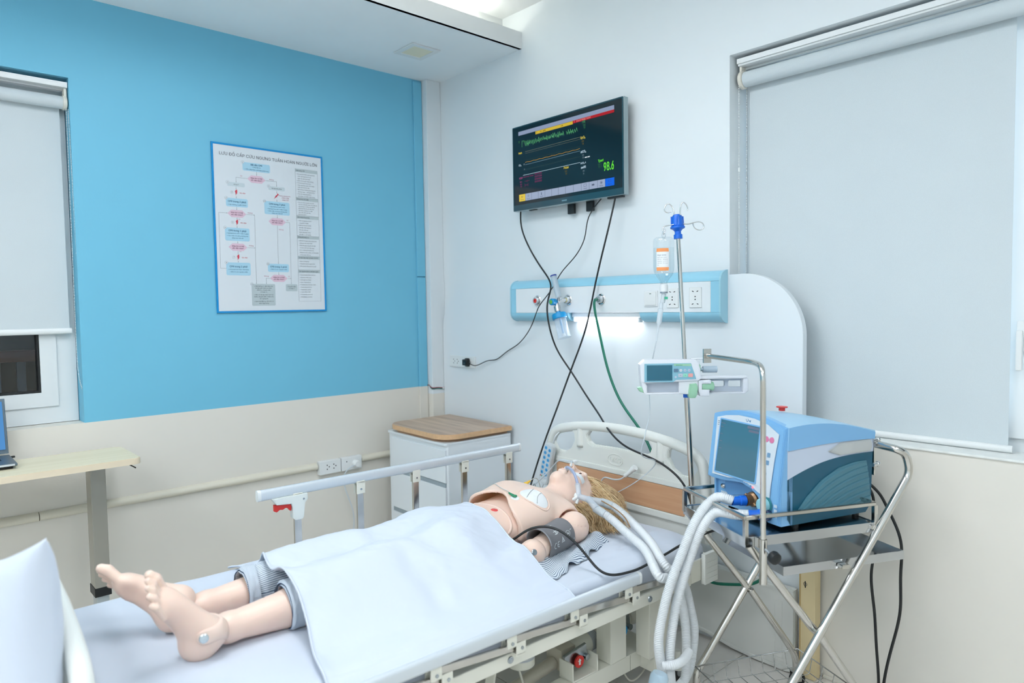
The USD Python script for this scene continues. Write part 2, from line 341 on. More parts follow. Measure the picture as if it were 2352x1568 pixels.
# ---- right window: frame, two sashes with panes, handle
w2 = Thing('window_2', 'large white framed window behind the roller blind', None, kind='structure')
mk2 = lambda a, b, d: (a, .20-d, b)
for m in rectframe(ax0+.001, ax1-.001, az0+.001, az1-.001, .06, .06, 0, mk2): w2.part('window_frame', m, m_pvc, False)
for s0, s1 in ((ax0+.055, 3.10), (3.10, ax1-.055)):
    lo_ = .0 if s0 < 3 else -.13
    for m in rectframe(s0 if s0 < 3 else 2.952, s1, az0+.055, az1-.055, .10 if s0 > 3 else .06, .045, 0, lambda a, b, d, s=s0: (a, (.17 if s > 3 else .20)-d, b)): w2.part('sash', m, m_pvc, False)
w2.part('gasket', cat([rectframe(3.045, ax1-.15, az0+.15, az1-.15, .008, .03, 0, lambda a, b, d: (a, .155-d, b))]), black, False)
w2.part('pane', bx(ax0+.11, 3.05, .18, .184, az0+.11, az1-.11), m_glass, False); w2.part('pane', bx(3.05, ax1-.15, .15, .154, az0+.15, az1-.15), m_glass, False)
hd = w2.part('handle', cat(bx(2.972, 2.998, .112, .126, 1.26, 1.36, .005), bx(2.976, 2.994, .085, .099, 1.20, 1.33, .005), rod((2.985, .115, 1.31), (2.985, .09, 1.31), .007)), white, 30)
w2.part('sill', bx(ax0+.001, ax1-.001, -.006, .14, az0, az0+.008, .002), mat('sill_paint', (226, 229, 226), .5, noise=.05, nscale=25), False)
# ---- outside: a dim passage beyond the left window, pale buildings beyond the right one
out_d = mat('passage_dim_paint', (38, 48, 58), .8, noise=.2, nscale=5)  # dimness of the passage is put into its wall colour
one('passage_wall', cat(bx(-2.3, -2.2, -4.6, -.6, .0, 3.2), bx(-2.2, -.23, -4.6, -4.5, 0, 3.2), bx(-2.2, -.23, -.7, -.6, 0, 3.2), bx(-2.3, -.23, -4.6, -.6, 3.2, 3.3), bx(-2.3, -.23, -4.6, -.6, -.1, 0)), out_d, 'passage walls painted dark for the dim view beyond the left window', 'wall', kind='structure', smooth=False)
rl = Thing('balustrade', 'brown railing with pale uprights seen through the left window', 'railing')
rl.part('handrail', bx(-.62, -.55, -4.3, -.75, 1.20, 1.255, .006), mat('brown_wood', (112, 52, 44), .5), 30)
for k in range(34):
    y = -4.2+k*.1; rl.part('upright', bx(-.61, -.575, y-.018, y+.018, .02, 1.20, .003), mat('pale_upright', (120, 136, 156), .5), 30)
cr = Thing('wooden_cross', 'small wooden crossed slats low in the left window', 'wooden slats')
mw = mat('raw_wood', (168, 136, 104), .6)
for s in (-1, 1): cr.part('slat', bar((-.30+.012*s, -2.295-.032*s*1, 1.105), (-.30+.012*s, -2.295+.032*s, 1.155), .010, .011, up0=(1, 0, 0)), mw)
ct = nets(lambda X, Y, Z: smax(elli(X, Y, Z, (-.42, -2.42, 1.32), (.045, .15, .30))+.008*np.sin(60*Y+8*Z), Z-1.33, .01), (-.5, -2.62, .98), (-.34, -2.22, 1.40), .012)
one('hanging_coat', ct, mat('navy_cloth', (58, 66, 82), .9), 'dark grey coat hanging over the railing outside the left window', 'coat', smooth=True)
for k, (x0, x1, h, y) in enumerate([(1.2, 5.0, 5.2, 9.0), (5.2, 8.2, 3.4, 10.0)]):
    b = Thing('apartment_building', ['pale building with balconies seen past the edge of the right blind', 'low grey building beyond the right window'][k], 'building')
    b.part('wall', bx(x0, x1, y, y+3, -6, h-2), mat('facade_%d' % k, [(206, 210, 212), (150, 160, 172)][k], .8), False)
    for i in range(int((x1-x0)/1.2)):
        for j in range(4):
            b.part('window', bx(x0+.3+i*1.2, x0+.9+i*1.2, y-.03, y+.02, -5+j*1.9, -3.9+j*1.9), mat('far_glass', (60, 84, 110), .2), False)
    for j in range(4): b.part('balcony', bx(x0, x1, y-.5, y, -5.5+j*1.9, -5.35+j*1.9), mat('balcony_white', (222, 226, 228), .7), False)
# ================================================================== ceiling lamps: flat panels out of view, placed to light bed and walls
ml = emis('unseen_lamp_diffuser', (246, 250, 255), LED)
for k, (x, y) in enumerate([(1.75, -1.75), (1.75, -3.9), (3.9, -1.75), (3.9, -3.9), (3.9, -5.3), (1.75, -5.3)]):  # unseen rear panels light the surfaces that face the camera
    t = Thing('unseen_ceiling_light', ['unseen glowing flat ceiling panel lighting the bed from above its foot', 'unseen glowing flat ceiling panel behind the foot of the bed', 'unseen glowing flat ceiling panel above the right side of the room', 'unseen glowing flat ceiling panel at the back of the room', 'unseen glowing flat ceiling panel in the far right corner behind the camera', 'unseen glowing flat ceiling panel in the far left corner behind the camera'][k], 'ceiling light', group='unseen flat ceiling lamps')
    t.part('frame', slab(sbox(x-.62, y-.32, x+.62, y+.32).difference(sbox(x-.59, y-.29, x+.59, y+.29)), .03), white, False); t.parts[-1].mesh.apply_translation((0, 0, 2.97))
    t.part('diffuser', bx(x-.595, x+.595, y-.295, y+.295, 2.978, 2.986), ml, False)
t = Thing('downlight', 'square white recessed downlight, switched off, in the soffit', 'ceiling light')
ring = slab(sbox(.309, -.497, .492, -.320).difference(sbox(.337, -.470, .464, -.347)), .006, .002)
t.part('trim_ring', frame(ring, (0, 0, ZC), (1, 0, 0), (0, 1, 0)), white); t.parts[-1].mesh.apply_translation((0, 0, -.007))
t.parts[-1].mesh = mv(ring, z=ZC-.0065)
t.part('diffuser', bx(.337, .464, -.470, -.347, ZC-.004, ZC-.001), mat('yellowed_diffuser', (232, 226, 200), .5), False)
# ================================================================== roller blinds
def chain(path, r=.0023, step=.0066):
    p = np.asarray(path, float); d = np.r_[0, np.cumsum(np.linalg.norm(np.diff(p, axis=0), axis=1))]; n = int(d[-1]/step)
    b = trimesh.creation.icosphere(1, r); q = np.stack([np.interp(np.arange(n)*step, d, p[:, i]) for i in range(3)], 1)
    v = (q[:, None]+b.vertices[None]).reshape(-1, 3); f = (np.arange(n)[:, None, None]*len(b.vertices)+b.faces[None]).reshape(-1, 3); return tm(v, f)
m_chain = mat('chain_white', (226, 228, 226), .35); m_ivory = mat('ivory_plastic', (224, 220, 208), .4)
t = Thing('roller_blind', 'pale grey roller blind half lowered over the left window', 'roller blind')
yb = -1.963
t.part('headrail', cat(bx(-.060, -.014, wy0+.01, yb+.009, 2.404, 2.420, .003), bx(-.020, -.0145, wy0+.01, yb+.009, 2.412, 2.428, .001), bx(-.062, -.050, wy0+.01, yb+.009, 2.398, 2.406, .001)), white)
t.part('roller', rod((-.045, wy0+.02, 2.345), (-.045, yb-.008, 2.345), .027, 24), m_blind); t.part('bracket', cat(lathe([(0, 0), (.031, 0), (.031, .014), (.026, .017), (0, .017)], 24, (-.045, yb-.008, 2.345), (0, 1, 0)), bx(-.062, -.026, yb-.004, yb+.008, 2.34, 2.405, .003)), m_ivory)
t.part('blind_fabric', bx(-.0725, -.0715, wy0+.03, yb-.016, 1.360, 2.345), m_blind, False); t.part('bottom_bar', sweep([(-.072, wy0+.03, 1.354), (-.072, yb-.008, 1.354)], circ(.008, 14, .013)), white)
ch1 = [(-.03, yb+.003, 2.32), (-.03, yb+.0, 1.6), (-.028, yb-.001, 1.25), (-.02, yb+.006, 1.12), (-.012, yb+.022, 1.078), (-.008, yb+.034, 1.092), (-.006, yb+.032, 1.25), (-.008, yb+.016, 1.55), (-.012, yb+.011, 1.9), (-.018, yb+.008, 2.32)]
cp = t.part('bead_chain', chain(spline(ch1, 160)), m_chain, True); cp.sub('chain_joint', rod((-.0095, yb+.014, 1.69), (-.0085, yb+.015, 1.70), .004), white)
t = Thing('roller_blind', 'large pale grey roller blind lowered over the right window', 'roller blind')
xb0, xb1, ybl = 2.05, 2.972, .0965
t.part('headrail', cat(bx(2.026, 4.25, .035, .085, 2.394, 2.412, .004), bx(2.026, 4.25, .028, .034, 2.402, 2.422, .001), bx(2.026, 4.25, .078, .090, 2.386, 2.396, .001)), white)
t.part('roller', rod((2.045, .065, 2.343), (3.02, .065, 2.343), .031, 28), m_blind); t.part('bracket', cat(lathe([(0, 0), (.036, 0), (.036, .012), (.03, .016), (0, .016)], 24, (2.028, .065, 2.343), (1, 0, 0)), bx(2.028, 2.038, .045, .085, 2.335, 2.394, .003)), m_ivory)
t.part('blind_fabric', bx(2.046, xb1-.012, ybl-.0005, ybl+.0005, .945, 2.340), m_blind, False); t.part('bottom_bar', sweep([(2.046, ybl, .9415), (xb1, ybl, .9415)], circ(.009, 14, .012)), white)
cp = t.part('bead_chain', cat(chain([(2.030, .040, 2.32), (2.032, .040, 1.0)]), chain([(2.036, .092, 2.32), (2.036, .085, 1.0)])), m_chain, True); cp.sub('chain_joint', rod((2.0305, .040, 1.97), (2.0305, .040, 1.985), .004), white)
# ================================================================== poster on the blue wall (local: a to the right, b up, millimetres)
PX, PY, PZ = .004, -1.365, 1.420
def pp(m, d=0.): return frame(m, (PX+d, PY, PZ), (0, 1, 0), (0, 0, 1))
ps = Thing('wall_poster', 'white resuscitation flow chart poster with a blue border on the blue wall', 'poster')
pb = mat('poster_blue', (0, 142, 208), .4); pw = mat('poster_white', (214, 222, 228), .45); ink = mat('print_dark', (52, 62, 76), .6); inkb = mat('print_blue', (40, 92, 128), .6)
stepm = mat('print_step_blue', (166, 208, 228), .5); hexm = mat('print_pink', (218, 190, 206), .5); greym = mat('print_grey', (182, 196, 200), .5); lgrey = mat('print_pale_grey', (196, 210, 216), .5); linem = mat('print_line', (128, 136, 142), .6); redk = mat('print_red', (206, 50, 72), .5); pinkt = mat('print_rose', (182, 108, 130), .6)
mm = .001
ps.part('sheet', pp(slab(sbox(.001, .001, .589, .838), .004)), pw, False)
ps.part('border', pp(slab(sbox(0, 0, .590, .839).difference(sbox(.0095, .0095, .5805, .8295)), .0056, .001)), pb)
D0 = .0042
def flat(poly, d=D0, t=.0003): return pp(slab(poly, t), d)
def words(s, a, b, h, w=None, c=False, bold=False, d=D0+.0004): return pp(mv(text(s, h*mm, .0002, bold, None if w is None else w*mm, c), a*mm, b*mm), d)
ps.part('title', words('LƯU ĐỒ CẤP CỨU NGƯNG TUẦN HOÀN NGƯỜI LỚN', 37, 781, 14.5, 520), ink, False)
def step(x0, y0, x1, y1, num, lines, r=8, m=None, big=True):
    p = ps.part('step_box', flat(rrect(x0*mm, x1*mm, y0*mm, y1*mm, r*mm)), m or stepm, False)
    T = [words(s, (x0+x1)/2, b, h, w, True, bold=bo) for s, b, h, w, bo in lines]
    if T: p.sub('lettering', cat(T), inkb if m is None else ink, False)
    if num:
        q = ps.part('step_number', flat(Point((x0+1)*mm, (y1-1)*mm).buffer(7.5*mm), D0+.0003), pw, False)
        q.sub('rim', flat(Point((x0+1)*mm, (y1-1)*mm).buffer(7.5*mm).difference(Point((x0+1)*mm, (y1-1)*mm).buffer(7*mm)), D0+.0006), linem, False)
        q.sub('numeral', words(num, x0+1, y1-4.5, 6.5, None, True, d=D0+.0007), ink, False)
step(152, 716, 294, 758, '1', [('Bắt đầu CPR', 745, 7.5, None, True), ('• Cung cấp oxy', 735, 5, 44, False), ('• Gắn máy theo dõi/máy phá rung', 722, 5, 124, False)])
step(73, 631, 160, 651, '2', [('VF/pVT', 638, 5.5, None, False)], 6, lgrey)
step(283, 631, 370, 651, '9', [('Vô tâm thu/PEA', 638, 5.5, None, False)], 6, lgrey)
step(63, 530, 172, 572, '4', [('CPR trong 2 phút', 552, 8, 92, True), ('• Lập đường truyền IV/IO', 538, 5, 92, False)])
step(258, 506, 394, 573, '10', [('CPR trong 2 phút', 556, 8, 88, True), ('• Lập đường truyền IV/IO', 544, 5, 84, False), ('• Epinephrine mỗi 3 đến 5 phút', 532, 5, 108, False), ('• Cân nhắc sử dụng đường thở', 521, 5, 104, False), ('nâng cao, thán đồ', 511, 5, None, False)])
step(53, 360, 176, 425, '6', [('CPR trong 2 phút', 407, 8, 90, True), ('• Epinephrine mỗi 3 đến 5 phút', 395, 5, 110, False), ('• Cân nhắc sử dụng đường thở', 383, 5, 106, False), ('nâng cao, thán đồ', 372, 5, None, False)])
step(53, 188, 175, 252, '8', [('CPR trong 2 phút', 228, 8, 90, True), ('• Amiodarone hoặc lidocaine', 215, 5, 104, False), ('• Điều trị các nguyên nhân', 203, 5, 90, False)])
step(266, 209, 380, 251, '11', [('CPR trong 2 phút', 232, 8, 90, True), ('• Điều trị các nguyên nhân', 220, 5, 92, False)])
step(177, 34, 301, 146, '12', [('• Nếu không có dấu hiệu của', 132, 5, 98, False), ('tái lập tuần hoàn tự nhiên', 122, 5, 86, False), ('(ROSC), chuyển đến', 112, 5, 72, False), ('10 hoặc 11', 102, 5, None, False), ('• Nếu có tái lập tuần hoàn tự', 88, 5, 102, False), ('nhiên, chuyển đến Chăm sóc', 78, 5, 104, False), ('sau ngưng tim', 68, 5, None, False), ('• Xem xét tiếp tục hồi sinh có', 54, 5, 102, False), ('thích hợp không', 44, 5, None, False)], 6, greym)
step(360, 109, 424, 146, None, [('Chuyển đến', 131, 5.5, 46, False), ('5 hoặc 7', 121, 5.5, None, False)], 6, greym)
for cx, cy in ((221, 677), (115, 496), (324, 470), (115, 329), (323, 176)):
    w, h, k = 47, 18.5, 20
    p = ps.part('decision_box', flat(Polygon([((cx+a)*mm, (cy+b)*mm) for a, b in ((-w, 0), (-w+k, h), (w-k, h), (w, 0), (w-k, -h), (-w+k, -h))])), hexm, False)
    p.sub('lettering', cat(words('Nhịp tim có thể', cx, cy+2.5, 5.6, 60, True, True), words('sốc điện được?', cx, cy-8, 5.6, 58, True, True)), mat('print_plum', (112, 62, 92), .6), False)
bolt = Polygon([(0, 14), (7, 14), (3, 7), (8, 7), (3, 0), (7, 0), (-4, -15), (-1, -4), (-5, -4), (-2, 3), (-7, 3)])
for bx_, by_, n in ((115, 601, '3'), (114, 452, '5'), (114, 278, '7')):
    ps.part('lightning_mark', flat(affinity.translate(affinity.scale(bolt, mm, mm, origin=(0, 0)), bx_*mm, by_*mm)), redk, False)
    ps.part('step_number', cat(words(n, bx_-22, by_-3, 7, None, True), flat(Point((bx_-22)*mm, by_*mm).buffer(7*mm).difference(Point((bx_-22)*mm, by_*mm).buffer(6.5*mm)))), linem, False)
    ps.part('red_note', words('Sốc điện', bx_+17, by_-3, 5.5, 30), redk, False)
sy = [LineString([(311, 588), (336, 614)]).buffer(.7), LineString([(318, 596), (332, 611)]).buffer(2.8), LineString([(330, 616), (338, 608)]).buffer(1.2), LineString([(321, 606), (328, 598)]).buffer(1)]
ps.part('syringe_mark', flat(affinity.scale(unary_union(sy), mm, mm, origin=(0, 0))), redk, False)
ps.part('red_note', cat(words('Dùng epinephrine', 340, 604, 5, 60), words('CÀNG SỚM', 352, 593, 6, 40), words('CÀNG TỐT', 353, 582, 6, 38)), pinkt, False)
def arrow(pts, head=True):
    g = [LineString([(x*mm, y*mm) for x, y in pts]).buffer(.55*mm, cap_style=2, join_style=2)]
    if head:
        (x0, y0), (x1, y1) = pts[-2:]; L = math.hypot(x1-x0, y1-y0); ux, uy = (x1-x0)/L, (y1-y0)/L
        g.append(Polygon([((x1)*mm, (y1)*mm), ((x1-4*ux-2.3*uy)*mm, (y1-4*uy+2.3*ux)*mm), ((x1-4*ux+2.3*uy)*mm, (y1-4*uy-2.3*ux)*mm)]))
    return flat(unary_union(g))
for a in ([(222, 716), (222, 697)], [(174, 677), (117, 677), (117, 652)], [(268, 677), (327, 677), (327, 652)], [(116, 631), (116, 617)], [(115, 584), (115, 573)], [(115, 530), (115, 515)], [(115, 477), (115, 468)], [(114, 436), (114, 426)], [(114, 360), (114, 348)], [(114, 310), (114, 295)], [(114, 262), (114, 253)],
          [(327, 631), (327, 617)], [(326, 585), (326, 574)], [(325, 506), (325, 489)], [(324, 451), (323, 252)], [(323, 209), (323, 195)], [(371, 470), (392, 470), (391, 147)], [(371, 176), (390, 176)], [(276, 176), (255, 176), (255, 147)], [(162, 496), (205, 496)], [(162, 329), (202, 329)], [(205, 496), (202, 147)], [(53, 222), (25, 222), (26, 496), (68, 496)]):
    ps.part('flow_arrow', arrow(a), linem, False)
for s, a, b in (('Có', 138, 684), ('Không', 288, 682), ('Không', 170, 502), ('Có', 121, 466), ('Không', 170, 337), ('Có', 121, 305), ('Không', 332, 428), ('Không', 244, 184), ('Có', 374, 184), ('Có', 375, 478)):
    ps.part('branch_label', words(s, a, b, 5.5, 24 if len(s) > 3 else None), pinkt, False)
col = [(741, 758, 'Chất lượng CPR', ['• Ép mạnh (ít nhất 5 cm) và nhanh', '(100-120 lần/phút) và để', 'ngực nảy lên hoàn toàn.', '• Giảm tối đa gián đoạn khi ép.', '• Tránh thông khí quá mức.', '• Thay người ép ngực mỗi 2 phút,', 'hoặc sớm hơn nếu mệt.', '• Nếu không có đường thở nâng cao,', 'tỷ lệ ép ngực - thông khí 30:2.', '• Theo dõi dạng sóng EtCO2', 'nếu thấp, cải thiện chất lượng.']),
       (591, 607, 'Năng lượng sốc điện', ['• Hai pha: theo khuyến cáo của', 'nhà sản xuất (liều đầu 120-200 J);', 'nếu không rõ, dùng mức tối đa.', 'Liều thứ hai và các liều sau', 'nên tương đương và có thể', 'cân nhắc liều cao hơn.', '• Một pha: 360 J']),
       (495, 511, 'Liệu pháp dùng thuốc', ['• Liều Epinephrine IV/IO:', '1 mg mỗi 3-5 phút', '• Liều Amiodarone IV/IO:', 'liều đầu: 300 mg bolus', 'liều hai: 150 mg', 'hoặc Lidocaine IV/IO:', 'liều đầu: 1-1,5 mg/kg']),
       (389, 404, 'Đường thở nâng cao', ['• Đặt nội khí quản hoặc đường thở', 'nâng cao trên thanh môn', '• Thán đồ dạng sóng để xác định', 'và theo dõi vị trí đặt ống', '• Khi có đường thở nâng cao,', 'thông khí mỗi 6 giây (10 lần/phút)', 'với ép ngực liên tục']),
       (280, 296, 'Tái lập tuần hoàn tự nhiên (ROSC)', ['• Mạch và huyết áp', '• Tăng kéo dài đột ngột EtCO2', '• Sóng áp lực động mạch tự phát']),
       (207, 223, 'Các nguyên nhân có thể đảo ngược', ['• Hypovolemia (Giảm thể tích)', '• Hypoxia (Thiếu oxy)', '• Hydrogen ion (Toan)', '• Hypo-/hyperkalemia', '• Hypothermia (Hạ thân nhiệt)', '• Tension pneumothorax', '• Tamponade, cardiac', '• Toxins (Độc chất)', '• Thrombosis, pulmonary', '• Thrombosis, coronary'])]
for k, (b0, b1, hd_, lines) in enumerate(col):
    low = col[k+1][1] if k+1 < len(col) else 55
    p = ps.part('side_panel', flat(sbox(431*mm, low*mm, 559*mm, b1*mm).difference(sbox(431.7*mm, low*mm+.0007, 558.3*mm, b1*mm-.0007))), linem, False)
    p.sub('heading_bar', flat(sbox(431*mm, b0*mm, 559*mm, b1*mm)), greym, False); p.sub('heading', words(hd_, 436, b0+5, 6, min(3.5*len(hd_), 112), d=D0+.0007), ink, False)
    n = len(lines); st = min((b0-low-6)/n, 13)
    p.sub('lettering', cat([words(s, 438 if s[0] == '•' else 444, b0-4-st*(i+.75), min(5.2, st*.45), min(3.15*len(s), 112)) for i, s in enumerate(lines)]), linem, False)
# ================================================================== television used as a patient monitor
tv = Thing('wall_monitor', 'black flat screen showing vital sign traces and 98.6, on the white wall', 'television')
TX, TZ, TY = .784, 1.933, -.075
def tp(m, d=0.): return frame(m, (TX, TY-d, TZ), (1, 0, 0), (0, 0, 1))
tvb = mat('tv_casing', (40, 54, 60), .22); bez = mat('tv_bezel', (28, 66, 78), .12, coat=.6)
tv.part('casing', cat(bx(TX, TX+.741, TY+.002, TY+.035, TZ, TZ+.437, .006), bx(TX+.12, TX+.62, TY+.03, TY+.055, TZ+.02, TZ+.30, .012)), tvb)
tv.part('bezel', tp(mv(slab(rrect(0, .741, 0, .437, .006).difference(sbox(.007, .030, .733, .430)), .004, .0015), z=-.001)), bez)
tv.part('edge_trim', cat(bx(TX-.0015, TX, TY-.001, TY+.03, TZ, TZ+.437), bx(TX+.741, TX+.7425, TY-.001, TY+.03, TZ, TZ+.437), bx(TX, TX+.741, TY-.001, TY+.03, TZ-.0015, TZ)), mat('clear_trim', (150, 168, 172), .1), False)
tv.part('screen', tp(slab(sbox(.007, .030, .733, .430), .001)), mat('screen_glass', (3, 20, 26), .10, spec=.5, coat=.4), False)
def sc(name, poly, c, s=SCREEN, d=.0012, sub=None): 
    m = MATS.get('lit_%s' % name) or emis('lit_%s' % name, c, s); return (sub.sub if sub else tv.part)('screen_'+name, tp(slab(poly, .0002), d), m, False)
q = lambda x0, y0, x1, y1: sbox(x0*mm, y0*mm, x1*mm, y1*mm)
tb = sc('top_bar', q(45, 389, 688, 409), (128, 142, 168)); yb_ = sc('yellow_bar', q(173, 373, 431, 388), (190, 166, 58)); rb_ = sc('red_bar', q(431, 376, 688, 390), (158, 38, 46))
def sw(name, L, c):
    for s, a, b, h, w, bo in L: tv.part('screen_reading', tp(mv(text(s, h*mm, .0002, bo, None if w is None else w*mm), a*mm, b*mm), .0014), MATS.get('txt_'+name) or emis('txt_'+name, c, SCREEN), False)
sw('bar_text', [('!', 180, 376, 9, None, True), ('O2 - ABPs', 205, 377, 7, 42, True), ('Low', 352, 378, 7, 14, True)], (96, 82, 26)); sw('red_text', [('!', 440, 379, 9, None, True), ('ECG EXTREME TACHY', 455, 379.5, 7, 92, True)], (206, 120, 122))
sw('green_text', [('HR', 492, 365, 13, 20, True), ('120', 497, 351, 8, 16, False), ('50', 501, 339, 8, 11, False), ('II', 45, 352, 8, None, True), ('1mV', 80, 349, 6, 18, False), ('101.3', 588, 151, 7, 22, False), ('79.7', 590, 139, 7, 20, False)], (62, 124, 84))
sw('temperature', [('Tperi', 588, 166, 11, 34, True), ('98.6', 620, 121, 37, 64, True)], (98, 214, 62))
sw('yellow_text', [('SpO₂', 479, 293, 11, 32, True), ('Pleth', 44, 293, 9, 26, True), ('Pulse', 368, 168, 11, 33, True), ], (196, 182, 74)); sw('limit_text', [('100', 486, 277, 8, 16, False), ('90', 490, 264, 8, 11, False), ('100', 374, 152, 8, 16, False), ('50', 379, 139, 8, 11, False)], (106, 104, 66))
sw('white_text', [('etCO₂', 480, 226, 11, 35, True), ('CO₂', 44, 231, 9, 20, True), ('awRR', 481, 152, 11, 32, True), ('inCO₂ 4', 479, 174, 8, 34, True)], (172, 198, 214)); sw('grey_text', [('45', 490, 211, 8, 12, False), ('25', 490, 199, 8, 12, False), ('80', 81, 232, 7, 10, True), ('38', 82, 206, 7, 10, False), ('0', 84, 178, 7, 6, True), ('30', 492, 136, 8, 12, False), ('8', 495, 123, 8, 6, False)], (112, 134, 146))
sw('pink_text', [('NIBP', 46, 163, 9, 28, True), ('Auto 5 min  00:00', 80, 167, 6, 74, False), ('Sys', 50, 145, 8, 18, False), ('160', 52, 132, 7, 14, False), ('90', 56, 120, 7, 10, False), ('---/---', 88, 144, 9, 36, True), ('(---)', 88, 122, 12, 26, True)]+[(s, 163, 170-13*i, 8, 51, False) for i, s in enumerate(('00:00 00:00', '00:00 00:00', '00:00 00:00', '00:00 00:00'))], (134, 66, 112))
for x in (507, 524): sc('dash_mark', q(x, 199, x+14, 204), (196, 206, 212))
r2 = np.random.default_rng(3); wv = [(71, 327), (72, 358), (90, 356)]; x = 92
while x < 462:
    if 376 < x < 388: wv.append(None); x = 388; continue
    wv += [(x, 353+r2.uniform(-5, 5)-.006*(x-92)), (x+5.5, 331+r2.uniform(-5, 6))]+([(x+8.5, 342+r2.uniform(-4, 3)), (x+11, 336+r2.uniform(-3, 3))] if r2.random() < .45 else []); x += 11.4 if len(wv) % 2 else 13.6
segs, cur = [], []
for p in wv+[None]:
    if p is None:
        if len(cur) > 1: segs.append(LineString([(a*mm, b*mm) for a, b in cur]).buffer(.7*mm))
        cur = []
    else: cur.append(p)
sc('ecg_trace', unary_union(segs), (92, 176, 118))
for nm, y0, y1, c, w in (('pleth_line', 299, 303, (122, 130, 116), .6), ('pleth_line', 290, 293, (122, 130, 116), .35), ('limit_line', 255, 257, (66, 88, 82), .4), ('co2_line', 232, 238, (120, 150, 168), .7), ('limit_line', 207, 211, (66, 88, 82), .5), ('base_line', 180, 183, (172, 200, 214), .9)):
    sc(nm, LineString([(.095 if nm != 'base_line' else .077, y0*mm), (.476, y1*mm)]).buffer(w*mm), c)
sc('pulse_trace', LineString([((95+i*9.5)*mm, (244+4*i/40+1.3*math.sin(i*1.3))*mm) for i in range(41)]).buffer(.8*mm), (176, 142, 62))
xs = [43, 91, 138, 187, 235, 283, 330, 378, 431, 482, 532, 584, 631, 686]
for i in range(13):
    c = (206, 182, 74) if i == 0 else (24, 96, 214) if i == 12 else (144, 158, 182)
    p = sc('button_%s' % ('yellow' if i == 0 else 'blue' if i == 12 else 'grey'), q(xs[i]+.7, 47, xs[i+1]-.7, 83), c)
icon = emis('lit_icon', (58, 70, 92), SCREEN); ic = []
for i, k in ((1, 'bell'), (3, 'man'), (9, 'file'), (10, 'ff'), (11, 'eye'), (12, 'menu'), (0, 'wave')):
    cx = (xs[i]+xs[i+1])/2
    g = {'bell': Point(cx, 70).buffer(5).difference(Point(cx, 70).buffer(4)), 'man': unary_union([Point(cx, 74).buffer(2), q(0, 0, 0, 0), sbox(cx-2, 62, cx+2, 71)]), 'file': sbox(cx-9, 64, cx+9, 77).difference(sbox(cx-8, 65, cx+8, 76)), 'ff': unary_union([Polygon([(cx-8, 72), (cx-8, 60), (cx, 66)]), Polygon([(cx, 72), (cx, 60), (cx+8, 66)])]),
         'eye': unary_union([Point(cx, 69).buffer(3), Point(cx, 69).buffer(7).difference(Point(cx, 69).buffer(5.8))]), 'menu': rrect(cx-9, cx+9, 66, 76, 2).difference(rrect(cx-8, cx+8, 67, 75, 1.5)), 'wave': LineString([(cx-7, 66), (cx-3, 74), (cx+1, 66), (cx+7, 74)]).buffer(.7)}[k]
    ic.append(tp(slab(affinity.scale(g, mm, mm, origin=(0, 0)), .0002), .0015))
    if k != 'ff': ic.append(tp(mv(text({'bell': 'Alarms', 'man': 'Admit', 'file': 'Trends', 'eye': 'Main', 'menu': 'Menu', 'wave': 'Waves'}[k], .0045, .0002, False, .022, True), cx*mm, .053), .0015))
tv.part('screen_icons', cat(ic), icon, False)
tv.part('brand_plate', tp(slab(sbox(.354, .012, .388, .018), .0004), .0032), mat('plate_silver', (136, 176, 186), .2, .6), False)
tv.part('wall_bracket', cat(bx(TX+.14, TX+.60, -.022, -.001, TZ+.10, TZ+.26, .003), *[bx(TX+x-.022, TX+x+.022, -.035, -.018, TZ-.048, TZ+.30, .004) for x in (.372, .495)]), black)
tv.part('port_strip', cat(bx(TX+.10, TX+.15, TY+.015, TY+.03, TZ-.006, TZ+.004, .002), bx(TX+.63, TX+.72, TY+.012, TY+.034, TZ-.010, TZ+.004, .003)), dark)
# ================================================================== panelling and medical supply unit behind the bed
def wy(m, y): return frame(m, (0, y, 0), (1, 0, 0), (0, 0, 1))
pan = Thing('wall_panel', 'white panelling with rounded top corners behind the bed', 'wall panel')
m_pan = mat('panel_white', (224, 231, 235), .35)
L_ = unary_union([sbox(.058, 0, .528, 1.28), sbox(.30, 0, .528, 1.545), Point(.30, 1.30).buffer(.242, 48), sbox(.058, 1.2, .30, 1.3)]).intersection(sbox(.058, 0, .528, 1.542))
R2 = unary_union([sbox(.5305, 0, 2.088, 1.547), sbox(.54, 0, 2.336, 1.30), Point(2.088, 1.30).buffer(.248, 48)])
pan.part('board', wy(slab(L_, .018, .002), -.001), m_pan); pan.part('board', wy(slab(R2, .031, .002), -.001), m_pan)
PYF = -.032
un = Thing('supply_unit', 'long pale blue and white medical gas unit on the panel under the screen', 'medical gas unit')
m_ub = mat('unit_blue', (148, 204, 226), .35); m_uw = mat('unit_white', (226, 232, 235), .35)
x0, x1 = .757, 2.022
def prism(pts, a, b):   # outline in the y, z plane extruded along x
    return frame(slab(Polygon(pts), b-a), (a, 0, 0), (0, 1, 0), (0, 0, 1))
arcT = [(-.086+.054*(1-math.cos(t)), 1.522+.044*math.sin(t)) for t in np.linspace(0, PI/2, 9)]; arcB = [(-.086+.054*(1-math.cos(t)), 1.394-.043*math.sin(t)) for t in np.linspace(0, PI/2, 9)]
un.part('top_cowl', prism([(PYF-.001, 1.522)]+arcT, x0+.008, x1-.008), m_ub, 40); un.part('bottom_cowl', prism([(PYF-.001, 1.394)]+arcB, x0+.008, 1.175), m_ub, 40); un.part('bottom_cowl', prism([(PYF-.001, 1.394)]+arcB, 1.615, x1-.008), m_ub, 40)
whole = Polygon([(PYF-.001, 1.351), (PYF-.001, 1.566)]+arcT[::-1]+arcB)
